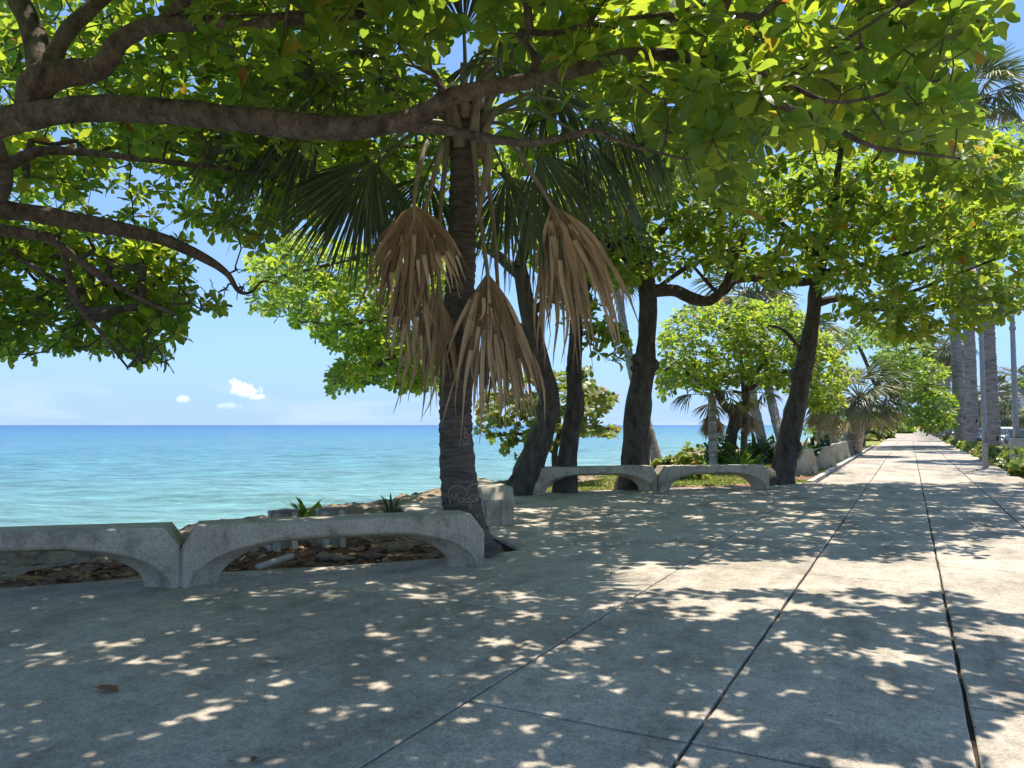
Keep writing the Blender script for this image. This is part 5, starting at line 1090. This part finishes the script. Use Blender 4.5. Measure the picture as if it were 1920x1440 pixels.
# low hedge of sea grape at the foot of the avenue, bush by bush
hed = [(1918, 905), (1905, 893), (1889, 882), (1848, 872), (1815, 852), (1800, 846), (1786, 840)]
pos_h = ['first', 'second', 'third', 'fourth', 'fifth', 'sixth', 'seventh', 'eighth', 'ninth', 'tenth', 'eleventh', 'twelfth', 'thirteenth', 'fourteenth', 'fifteenth', 'sixteenth']
hy = 24.6; k = 0
while k < 16:
    dd = hy; shrub('sea-grape bush of the low hedge, %s from the right edge' % pos_h[k], (3.45 + 0.12 * math.sin(k * 2.3), hy, -0.05), (0.75, 1.1 + 0.04 * k), 0.95 if k < 5 else 0.8, max(34, 100 - 5 * k), 300 + k, group='sea-grape hedge along the walk', parts=60 if k < 3 else (20 if k < 6 else 0), length=(0.14, 0.21), stems=3)
    hy += 2.1 + 0.32 * k + 0.3 * math.sin(k); k += 1
shrub('sea-grape bush filling the right edge below the lamp post', (4.75, 26.8, -0.05), (0.8, 1.1), 0.9, 70, 330, group='sea-grape hedge along the walk', parts=40, length=(0.14, 0.21), stems=3)
# far greenery at the end of the walk
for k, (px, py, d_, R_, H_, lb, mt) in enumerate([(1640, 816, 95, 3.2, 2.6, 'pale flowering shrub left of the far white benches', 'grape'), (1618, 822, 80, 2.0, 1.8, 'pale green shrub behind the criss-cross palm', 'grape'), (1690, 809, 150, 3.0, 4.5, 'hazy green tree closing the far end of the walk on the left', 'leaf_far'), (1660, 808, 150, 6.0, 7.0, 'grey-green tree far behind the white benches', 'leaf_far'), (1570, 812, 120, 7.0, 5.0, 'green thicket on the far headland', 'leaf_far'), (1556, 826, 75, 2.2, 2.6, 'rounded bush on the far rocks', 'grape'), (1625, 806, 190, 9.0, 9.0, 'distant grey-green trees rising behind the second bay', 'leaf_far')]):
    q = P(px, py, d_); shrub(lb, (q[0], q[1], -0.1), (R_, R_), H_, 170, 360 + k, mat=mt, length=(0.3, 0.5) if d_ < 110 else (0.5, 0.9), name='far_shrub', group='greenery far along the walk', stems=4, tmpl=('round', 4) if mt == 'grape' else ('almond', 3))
# strap-leaved plants
def strap_plant(label, base, n, L_, seed, mat='blade', spread=0.9, group='strap-leaved plants', name='strap_leaf_plant'):
    r_ = np.random.default_rng(seed); root = thing(name, label, 'plant', base, group); g = Geo(); V, F, A = LT[('strap', 4)]; g.add(V * np.array([1.6, 1, 1]), F, A); me = g.mesh('leaf', True, True); me.materials.append(M[mat])
    for k in range(n):
        o = bpy.data.objects.new('leaf', me); COL.objects.link(o); o.parent = root; o.location = (r_.normal(0, 0.06), r_.normal(0, 0.06), 0); s = L_ * r_.uniform(0.7, 1.15); o.scale = (s, s, s)
        o.rotation_euler = (r_.uniform(0.25, spread) + 0.35, 0, r_.uniform(0, 6.28))
        o.rotation_euler[0] = math.pi / 2 - r_.uniform(0.1, spread)
    return root
strap_plant('bright green strap-leaved clump between the two shaded seats', B0(575, 985), 34, 0.62, 1)
strap_plant('small dark strap-leaved clump at the edge of the shaded paving', B0(735, 955), 12, 0.42, 2, mat='blade_dark')
strap_plant('bright fern-like clump at the foot of the forked almond', B0(1390, 884), 36, 1.0, 3)
strap_plant('light green clump left of the crooked almond trunk', B0(1418, 878), 24, 0.7, 4)
for k, (px, py, L_, lb) in enumerate([(1420, 868, 1.5, 'dark spiky plant behind the bright ferns'), (1450, 868, 1.4, 'dark spiky plant just left of the crooked trunk'), (1500, 860, 1.2, 'dark spiky plant behind the first seats'), (1525, 854, 1.2, 'dark spiky plant behind the third seat'), (1546, 850, 1.0, 'dark spiky plant behind the fourth seat')]):
    strap_plant(lb, B0(px, py), 30, L_, 10 + k, mat='blade_dark', spread=1.1, group='dark spiky plants on the lawn', name='spiky_plant')
strap_plant('small green clump at the foot of the criss-cross palm', B0(1570, 848), 26, 0.7, 20)

# ---- grass blades, leaf litter, pebbles
rng = np.random.default_rng(8)
n = 120000; gx_ = rng.uniform(-11, -2.5, n); gy_ = 12.5 + (rng.random(n) ** 1.6) * 55; mk = lawn(gx_, gy_); kp_ = (rng.random(n) < mk * 0.9) & ~inpoly(gx_, gy_, PLAZA); gx_, gy_ = gx_[kp_], gy_[kp_]; n = len(gx_)
z = ground_z(gx_, gy_) - 0.005; h = rng.uniform(0.03, 0.075, n) * (0.9 + 0.010 * gy_); a_ = rng.uniform(0, 6.28, n); w = 0.006 + 0.0006 * gy_
dv = np.stack([np.cos(a_), np.sin(a_), 0 * a_], -1); b_ = np.stack([gx_, gy_, z], -1); ln = np.stack([rng.normal(0, 0.025, n), rng.normal(0, 0.025, n), h], -1)
V = np.stack([b_ - dv * w[:, None], b_ + dv * w[:, None], b_ + ln], 1).reshape(-1, 3); A = np.zeros((3 * n, 3)); A[:, 2] = np.repeat(rng.random(n) * 0.98, 3); A[:, 1] = np.tile([0, 0, 1], n)
g = Geo(); g.add(V, np.arange(3 * n).reshape(-1, 3), A); tag(g.obj('grass', M['grass'], attr=True), 'short sunlit lawn grass between benches and shore', kind='stuff')
n = 2600; lx = rng.uniform(-10.2, -2.6, n); ly = rng.uniform(3, 26, n)
mk = (1 - lawn(lx, ly)) * sstep(0.8, 2.2, lx - shore_x(ly)); kp_ = (rng.random(n) < mk) & ~inpoly(lx, ly, outline); lx, ly = lx[kp_], ly[kp_]
# the bare ground behind the near bench is thick with them
pp = rng.uniform((-9.5, 4.5), (-4.5, 12.5), (2400, 2)); kp_ = ~inpoly(pp[:, 0], pp[:, 1], outline) & (pp[:, 0] - shore_x(pp[:, 1]) > 1.8); lx = np.r_[lx, pp[kp_, 0]]; ly = np.r_[ly, pp[kp_, 1]]
n = len(lx); B_ = np.stack([lx, ly, ground_z(lx, ly) + 0.012], -1); a_ = rng.uniform(0, 6.28, n); D_ = np.stack([np.cos(a_), np.sin(a_), rng.normal(0, 0.15, n)], -1); N_ = np.stack([rng.normal(0, 0.3, n), rng.normal(0, 0.3, n), np.ones(n)], -1)
g = Geo(); place_leaves(g, LT[('almond', 3)], B_, D_, N_, rng.uniform(0.07, 0.2, n), rng.random(n) * 0.98); tag(g.obj('leaf_litter', M['litter'], attr=True), 'brown fallen leaves scattered over the bare soil', kind='stuff')
# clods and stones behind the near bench
M['stone'] = surface('loose_stone', (0.20, 0.16, 0.12), (0.40, 0.33, 0.26), scale=6, rough=0.95, bump=0.8, bscale=30)
def stone(label, px, py, r, seed, mat='stone'):
    r_ = np.random.default_rng(seed); q = G(px, py); u = np.linspace(0, math.pi, 9); v_ = np.linspace(0, 2 * math.pi, 14, endpoint=False); Uu, Vv = np.meshgrid(u, v_, indexing='ij')
    X_ = np.sin(Uu) * np.cos(Vv); Y_ = np.sin(Uu) * np.sin(Vv); Z_ = np.cos(Uu); k_ = 1 + 0.7 * fbm(X_ * 2.2 + seed, Y_ * 1.7, Z_ * 1.7, 4)
    Vt = np.stack([X_ * k_ * r[0] + q[0], Y_ * k_ * r[1] + q[1], Z_ * k_ * r[2] + r[2] * 0.35 - 0.03], -1).reshape(-1, 3); i, j = np.meshgrid(np.arange(8), np.arange(14), indexing='ij'); j2 = (j + 1) % 14
    g = Geo(); g.add(Vt, np.stack([i * 14 + j, (i + 1) * 14 + j, (i + 1) * 14 + j2, i * 14 + j2], -1).reshape(-1, 4)); o = g.obj('stone', M[mat]); return tag(o, label, 'stone', 'stones on the bare soil')
stone('long flat stone half buried under the near bench', 625, 1042, (0.26, 0.16, 0.035), 1, 'rock'); stone('squat stone right of the long flat stone', 700, 1040, (0.12, 0.09, 0.04), 2, 'rock'); stone('dark lump beside the near bench foot', 745, 1026, (0.2, 0.15, 0.07), 3, 'rock'); stone('small pale stone near the two shaded seats', 590, 1020, (0.06, 0.05, 0.04), 4)
# a white pipe lying on the soil
g = Geo(); a_ = G(484, 1068) + [0, 0, 0.03]; c_ = G(548, 1050) + [0, 0, 0.05]; tube(g, np.linspace(a_, c_, 8), 0.035, 12); M['pipe'] = plain('weathered_white_pipe', (0.5, 0.47, 0.42), rough=0.6, var=0.15); tag(g.obj('pipe', M['pipe']), 'short white pipe lying on the soil under the near bench', 'pipe')
# single fallen leaves on the paving
def fallen(label, px, py, s, rz, mat='litter'):
    q = G(px, py); g = Geo(); V, F, A = LT[('almond', 7)]; A = A.copy(); A[:, 2] = 0.15; g.add(V * s, F, A); me = g.mesh('fallen_leaf', True, True); me.materials.append(M[mat]); o = bpy.data.objects.new('fallen_leaf', me); COL.objects.link(o); o.location = (q[0], q[1], 0.012 + 0.1 * s); o.rotation_euler = (0.05, 0.1, rz); tag(o, label, 'leaf', 'fallen leaves on the paving')
fallen('single reddish-brown leaf lying on the paving in the left foreground', 175, 1297, 0.15, -1.2)
fallen('small dark leaf at the bottom edge of the paving', 470, 1436, 0.07, 0.4); fallen('tiny dead leaf on the open joint at the right', 1803, 1288, 0.05, 0.2)

# ================================================================== STREET SIDE
def lamp_post(label, base, H_, arm, ped=(0.22, 0.22, 0.55), seed=0, arm2=False):
    base = np.asarray(base, float); root = thing('lamp_post', label, 'lamp post', base, 'lamp posts along the avenue')
    g = Geo(); g.box(base + [0, 0, ped[2] / 2], (ped[0], ped[1], ped[2] / 2)); g.box(base + [0, 0, ped[2] + 0.02], (ped[0] + 0.025, ped[1] + 0.025, 0.025)); g.obj('pedestal', M['kerb'], root, smooth=False)
    g = Geo(); tube(g, np.linspace(base + [0, 0, ped[2]], base + [0, 0, H_], 12), np.linspace(0.10, 0.065, 12), 12); g.obj('pole', M['steel'], root)
    g = Geo(); tube(g, [base + [0, 0, H_ * 0.72], base + [0, 0, H_ * 0.72 + 0.14]], [0.105, 0.105], 12); g.obj('collar', M['steel'], root)
    tip = base + np.array([-arm, 0.0, H_ - 0.52]); g = Geo(); tube(g, catmull([base + [0, 0, H_ - 0.6], base + [-arm * 0.5, 0, H_ - 0.57], tip], 8), 0.035, 8); g.obj('arm', M['steel'], root)
    g = Geo(); V = np.array([[0.05, -0.05, 0.03], [0.05, 0.05, 0.03], [0.05, 0.05, -0.03], [0.05, -0.05, -0.03], [-0.25, -0.13, 0.06], [-0.25, 0.13, 0.06], [-0.25, 0.13, -0.05], [-0.25, -0.13, -0.05], [-0.62, -0.08, 0.02], [-0.62, 0.08, 0.02], [-0.62, 0.08, -0.04], [-0.62, -0.08, -0.04]]) + tip
    g.add(V, np.array([[0, 1, 2, 3], [8, 11, 10, 9]] + [[i_ * 4 + q, i_ * 4 + (q + 1) % 4, i_ * 4 + 4 + (q + 1) % 4, i_ * 4 + 4 + q][::-1] for i_ in (0, 1) for q in range(4)])); g.obj('lamp_head', M['steel'], root, smooth=False)
    return root
q = G(1911, 884); lamp_post('tall grey lamp post at the right edge of the view', (q[0] - 0.05, q[1], -0.05), 6.9, 0.9, (0.2, 0.2, 1.15))
q = G(1842, 878); lamp_post('grey lamp post between the two nearest avenue palms', (q[0] + 0.1, q[1], -0.05), 7.2, 1.1, (0.09, 0.09, 0.95))

def car(label, loc, rz, paint, seed, L_=4.4, W_=1.78, Hh=1.45, suv=False):
    root = thing('parked_car', label, 'car', loc, 'cars on the street')
    mt = plain('car_paint_%d' % seed, paint, rough=0.25, spec=0.6, coat=0.6, var=0.02)
    hb = 0.95 if suv else 0.85
    # body: lofted sections (x, half width, bottom, top)
    sec = [(-2.2, .66, .45, .72), (-2.1, .80, .28, .86), (-1.5, .88, .22, hb), (-0.5, .89, .20, hb), (0.6, .89, .20, hb), (1.4, .87, .22, hb - .04), (2.0, .78, .28, .72), (2.2, .62, .42, .62)]
    def loft(sc, nm, mat, rnd=0.12, parent=root):
        V = []
        for (x, w, z0_, z1_) in sc:
            r = min(rnd, (z1_ - z0_) / 2.2, w / 2); V += [(x, -w + r, z1_), (x, w - r, z1_), (x, w, z1_ - r), (x, w, z0_ + r * .5), (x, w - r, z0_), (x, -w + r, z0_), (x, -w, z0_ + r * .5), (x, -w, z1_ - r)]
        n_ = len(sc); F = [[i_ * 8 + q, i_ * 8 + (q + 1) % 8, i_ * 8 + 8 + (q + 1) % 8, i_ * 8 + 8 + q] for i_ in range(n_ - 1) for q in range(8)]
        g = Geo(); g.add(np.array(V, float), [np.array(F), np.arange(8), np.arange(8)[::-1] + 8 * (n_ - 1)])
        o = bpy.data.objects.new(nm, g.mesh(nm, True, False)); COL.objects.link(o); o.parent = parent; o.data.materials.append(mat); o.scale = (L_ / 4.4, W_ / 1.78, Hh / 1.45); return o
    loft(sec, 'body', mt)
    e_ = -2.05 if suv else -1.85
    loft([(e_, .70, hb - .02, hb), (e_ + .35, .66, hb - .02, 1.34), (-0.9, .64, hb - .02, 1.43), (0.1, .64, hb - .02, 1.42), (0.95, .70, hb - .02, hb + .02)], 'cabin', M['glass'], 0.08)
    loft([(e_ + .35, .60, 1.32, 1.37), (-0.9, .60, 1.40, 1.455), (0.1, .60, 1.39, 1.445), (0.25, .58, 1.33, 1.36)], 'roof', mt, 0.02)
    for x in (-1.35, 1.38):
        for s_ in (-1, 1):
            g = Geo(); a_ = np.linspace(0, 2 * math.pi, 20, endpoint=False); V = [(0.32 * math.cos(q) + x, s_ * y, 0.32 * math.sin(q) + 0.32) for y in (0.70, 0.88) for q in a_]; j_ = np.arange(20); k_ = (j_ + 1) % 20
            g.add(np.array(V), [np.stack([j_, k_, k_ + 20, j_ + 20], -1), np.arange(20), np.arange(20)[::-1] + 20]); w_ = bpy.data.objects.new('wheel', g.mesh('wheel', False, False)); COL.objects.link(w_); w_.parent = root; w_.data.materials.append(M['rubber'])
            g = Geo(); V = [(0.2 * math.cos(q) + x, s_ * 0.885, 0.2 * math.sin(q) + 0.32) for q in a_]; g.add(np.array(V), np.arange(20)); r2 = bpy.data.objects.new('rim', g.mesh('rim', False, False)); COL.objects.link(r2); r2.parent = w_; r2.data.materials.append(M['rim'])
    for s_ in (-1, 1):
        g = Geo(); g.box((2.10, s_ * 0.55, 0.62), (0.09, 0.17, 0.06)); o = bpy.data.objects.new('headlight', g.mesh('headlight', False, False)); COL.objects.link(o); o.parent = root; o.data.materials.append(M['lamp'])
        g = Geo(); g.box((0.75, s_ * 0.98, 0.98), (0.06, 0.09, 0.06)); o = bpy.data.objects.new('mirror', g.mesh('mirror', False, False)); COL.objects.link(o); o.parent = root; o.data.materials.append(mt)
    g = Geo(); g.box((2.19, 0, 0.44), (0.03, 0.5, 0.07)); o = bpy.data.objects.new('grille', g.mesh('grille', False, False)); COL.objects.link(o); o.parent = root; o.data.materials.append(M['rubber'])
    root.rotation_euler = (0, 0, rz); return root
SZ = -0.14
def car_at(px, d_): q = P(px, 820, d_); return (q[0], q[1], SZ)
car('black car at the right edge, half hidden by the lamp post', car_at(1912, 48), -1.62, (0.012, 0.013, 0.018), 1, Hh=1.5, suv=True)
car('white estate car just behind the black car', car_at(1882, 56), -1.6, (0.75, 0.76, 0.78), 2, Hh=1.6, suv=True)
car('blue car seen through the gap left of the nearest avenue palm', car_at(1838, 70), -1.6, (0.05, 0.13, 0.25), 3)
car('white and blue car seen beside the fourth avenue palm', car_at(1786, 110), -1.6, (0.5, 0.55, 0.7), 4)
car('dark grey car far along the street', car_at(1800, 160), -1.6, (0.06, 0.06, 0.065), 5)
# white two-storey house across the street
hb_ = P(1905, 800, 105); hx, hy_ = hb_[0], hb_[1]
house = thing('white_house', 'white two-storey house with low pitched roof across the street', 'building', (hx, hy_, -0.1))
g = Geo(); g.box((hx + 5, hy_ + 5, 2.9), (7.5, 6, 3.0)); g.obj('wall', M['white'], house, smooth=False)
g = Geo(); extrude(g, [(hx - 3.2, 0, 5.85), (hx + 5, 0, 7.4), (hx + 13.2, 0, 5.85), (hx + 13.2, 0, 5.65), (hx - 3.2, 0, 5.65)], np.array([0, hy_ - 1.6, 0]), np.array([0, hy_ + 11.6, 0])); M['roof'] = plain('grey_roof', (0.22, 0.21, 0.20), rough=0.8); g.obj('roof', M['roof'], house, smooth=False)
for x in (-0.5, 3.5, 7.5):
    for z in (1.7, 4.4):
        g = Geo(); g.box((hx + x, hy_ - 1.02, z), (0.95, 0.03, 0.65)); f_ = g.obj('window', M['white'], house, smooth=False)
        for s_ in (-1, 1): g = Geo(); g.box((hx + x + s_ * 0.45, hy_ - 1.06, z), (0.40, 0.012, 0.56)); g.obj('pane', M['glass'], f_, smooth=False)
g = Geo(); g.box((hx - 2.52, hy_ + 4, 4.4), (0.03, 0.9, 0.65)); g.obj('window', M['glass'], house, smooth=False)
M['blue_wall'] = plain('pale_blue_render', (0.30, 0.45, 0.55), rough=0.8); q = P(1906, 800, 80)
g = Geo(); g.box((q[0] + 1.5, q[1], 1.2), (1.3, 1.5, 1.4)); kiosk = thing('kiosk', 'small pale blue kiosk across the street below the white house', 'kiosk', (q[0] + 1.5, q[1], -0.1)); g.obj('wall', M['blue_wall'], kiosk, smooth=False)
M['terracotta'] = plain('terracotta_awning', (0.42, 0.14, 0.07), rough=0.8); g = Geo(); extrude(g, [(q[0] - 0.2, 0, 2.55), (q[0] + 3.2, 0, 2.75), (q[0] + 3.2, 0, 2.85), (q[0] - 0.2, 0, 2.65)], np.array([0, q[1] - 2.0, 0]), np.array([0, q[1] + 1.8, 0])); g.obj('roof', M['terracotta'], kiosk, smooth=False)
# trees across the street
small_palm('shaggy fan palm across the street, left of the white house', P(1872, 812, 78) * [1, 1, 0], P(1868, 752, 78), 0.3, 0.28, 131, blade=1.6, nfr=18, skirt=14, pet=1.1, group='palms across the street', mix=0.6)
small_palm('young palm in front of the white house', P(1886, 814, 70) * [1, 1, 0], P(1884, 778, 70), 0.12, 0.1, 132, blade=1.2, nfr=18, skirt=2, pet=1.0, group='palms across the street', mix=0.4)
small_palm('palm rising behind the roof of the white house', P(1905, 800, 125) * [1, 1, 0], P(1903, 712, 125), 0.25, 0.2, 133, blade=2.0, nfr=20, skirt=8, pet=1.5, group='palms across the street', mix=0.5)
for k, (px, py, d_, R_, z_, lb) in enumerate([(1945, 800, 110, 5, 12, 'dark leafy tree to the right of the white house'), (1855, 800, 130, 4, 8.0, 'leafy tree across the street behind the shaggy palm'), (1930, 800, 75, 3.5, 4.0, 'rounded bright tree right of the kiosk'), (1815, 803, 170, 4, 7.0, 'far street tree showing between the avenue palms'), (1880, 800, 140, 9, 8.5, 'dark row of trees behind the white house')]):
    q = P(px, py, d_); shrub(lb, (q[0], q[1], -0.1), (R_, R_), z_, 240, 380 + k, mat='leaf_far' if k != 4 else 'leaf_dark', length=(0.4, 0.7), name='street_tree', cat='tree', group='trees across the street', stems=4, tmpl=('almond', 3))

# ================================================================== PEOPLE
def person(label, loc, rz, pose, top, legs, s=1.0):
    """one continuous skinned body; hair a child"""
    if pose == 'sit':
        J = {'pel': (0, 0, .52), 'wst': (0, -.02, .72), 'chs': (0, .04, .98), 'nck': (0, .07, 1.13), 'hd': (0, .12, 1.24), 'top': (0, .12, 1.36), 'shl': (-.18, .04, 1.06), 'ell': (-.22, .16, .82), 'hal': (-.12, .36, .70), 'shr': (.18, .04, 1.06), 'elr': (.22, .16, .82), 'har': (.12, .36, .70), 'hpl': (-.1, .04, .50), 'knl': (-.12, .46, .52), 'anl': (-.12, .48, .1), 'tol': (-.13, .66, .04), 'hpr': (.1, .04, .50), 'knr': (.12, .46, .52), 'anr': (.12, .44, .1), 'tor': (.13, .62, .04)}
    else:
        J = {'pel': (0, 0, .95), 'wst': (0, 0, 1.12), 'chs': (0, 0, 1.36), 'nck': (0, .01, 1.5), 'hd': (0, .04, 1.6), 'top': (0, .03, 1.72), 'shl': (-.19, 0, 1.43), 'ell': (-.25, -.03, 1.15), 'hal': (-.25, .1, .9), 'shr': (.19, 0, 1.43), 'elr': (.25, .02, 1.15), 'har': (.25, .15, .92), 'hpl': (-.1, 0, .9), 'knl': (-.11, .12, .5), 'anl': (-.11, .1, .09), 'tol': (-.12, .27, .04), 'hpr': (.1, 0, .9), 'knr': (.11, -.02, .5), 'anr': (.11, -.2, .12), 'tor': (.12, -.05, .05)}
    R_ = {'pel': .15, 'wst': .135, 'chs': .155, 'nck': .06, 'hd': .095, 'top': .06, 'sh': .075, 'el': .045, 'ha': .035, 'hp': .09, 'kn': .065, 'an': .042, 'to': .035}
    ks = list(J); E = [('pel', 'wst'), ('wst', 'chs'), ('chs', 'nck'), ('nck', 'hd'), ('hd', 'top')] + [p for s_ in 'lr' for p in (('chs', 'sh' + s_), ('sh' + s_, 'el' + s_), ('el' + s_, 'ha' + s_), ('pel', 'hp' + s_), ('hp' + s_, 'kn' + s_), ('kn' + s_, 'an' + s_), ('an' + s_, 'to' + s_))]
    me = bpy.data.meshes.new('person'); me.from_pydata([J[k] for k in ks], [(ks.index(a), ks.index(b_)) for a, b_ in E], [])
    o = bpy.data.objects.new('person', me); COL.objects.link(o); mod = o.modifiers.new('Skin', 'SKIN')
    for i_, k in enumerate(ks):
        r = R_.get(k, R_.get(k[:2], .05)); me.skin_vertices[0].data[i_].radius = (r, r * (0.8 if k in ('chs', 'wst', 'pel') else 1)); me.skin_vertices[0].data[i_].use_root = (k == 'pel')
    o.modifiers.new('Sub', 'SUBSURF').levels = 1; o.modifiers['Sub'].render_levels = 2
    # clothing by height on the body, in its material
    m, t, N, L = newmat('person_cloth'); tc = N('ShaderNodeTexCoord'); sp = N('ShaderNodeSeparateXYZ'); L(tc.outputs['Object'], sp.inputs[0]); zc = (0.62, 1.12) if pose == 'sit' else (0.98, 1.48)
    a1 = N('ShaderNodeMath', operation='GREATER_THAN'); L(sp.outputs['Z'], a1.inputs[0]); a1.inputs[1].default_value = zc[0]; a2 = N('ShaderNodeMath', operation='GREATER_THAN'); L(sp.outputs['Z'], a2.inputs[0]); a2.inputs[1].default_value = zc[1]
    m1 = N('ShaderNodeMix', data_type='RGBA'); L(a1.outputs[0], m1.inputs[0]); m1.inputs[6].default_value = (*legs, 1); m1.inputs[7].default_value = (*top, 1)
    m2 = N('ShaderNodeMix', data_type='RGBA'); L(a2.outputs[0], m2.inputs[0]); L(m1.outputs[2], m2.inputs[6]); m2.inputs[7].default_value = (0.20, 0.11, 0.07, 1)
    b = N('ShaderNodeBsdfPrincipled'); b.inputs['Roughness'].default_value = 0.8; L(m2.outputs[2], b.inputs['Base Color']); om = N('ShaderNodeOutputMaterial'); L(b.outputs[0], om.inputs['Surface']); me.materials.append(m)
    o.location = loc; o.rotation_euler = (0, 0, rz); o.scale = (s, s, s); tag(o, label, 'person')
    g = Geo(); u = np.linspace(0, math.pi * 0.62, 7); v_ = np.linspace(0, 2 * math.pi, 14, endpoint=False); Uu, Vv = np.meshgrid(u, v_, indexing='ij'); c = np.array(J['hd']) + [0, -.02, .05]
    V = np.stack([np.sin(Uu) * np.cos(Vv) * .105, np.sin(Uu) * np.sin(Vv) * .115, np.cos(Uu) * .115], -1).reshape(-1, 3) + c; i, j = np.meshgrid(np.arange(6), np.arange(14), indexing='ij'); j2 = (j + 1) % 14
    g.add(V, np.stack([i * 14 + j, (i + 1) * 14 + j, (i + 1) * 14 + j2, i * 14 + j2], -1).reshape(-1, 4)); h_ = bpy.data.objects.new('hair', g.mesh('hair', True, False)); COL.objects.link(h_); h_.parent = o; h_.data.materials.append(M['hair'])
    return o
q = G(1586, 838); person('person in a pale shirt sitting on the bench of the second bay', (q[0] + 0.05, q[1] + 1.0, 0.0), 1.2, 'sit', (0.55, 0.55, 0.68), (0.06, 0.07, 0.1), 1.0)
q = G(1697, 812); person('person in dark clothes walking far along the promenade', (q[0] - 0.3, q[1], 0.0), 2.9, 'walk', (0.07, 0.07, 0.13), (0.05, 0.05, 0.07))
q = G(1688, 809); person('person in a white top standing far along the promenade', (q[0] - 0.6, q[1], 0.0), 0.4, 'walk', (0.7, 0.7, 0.72), (0.1, 0.1, 0.13))
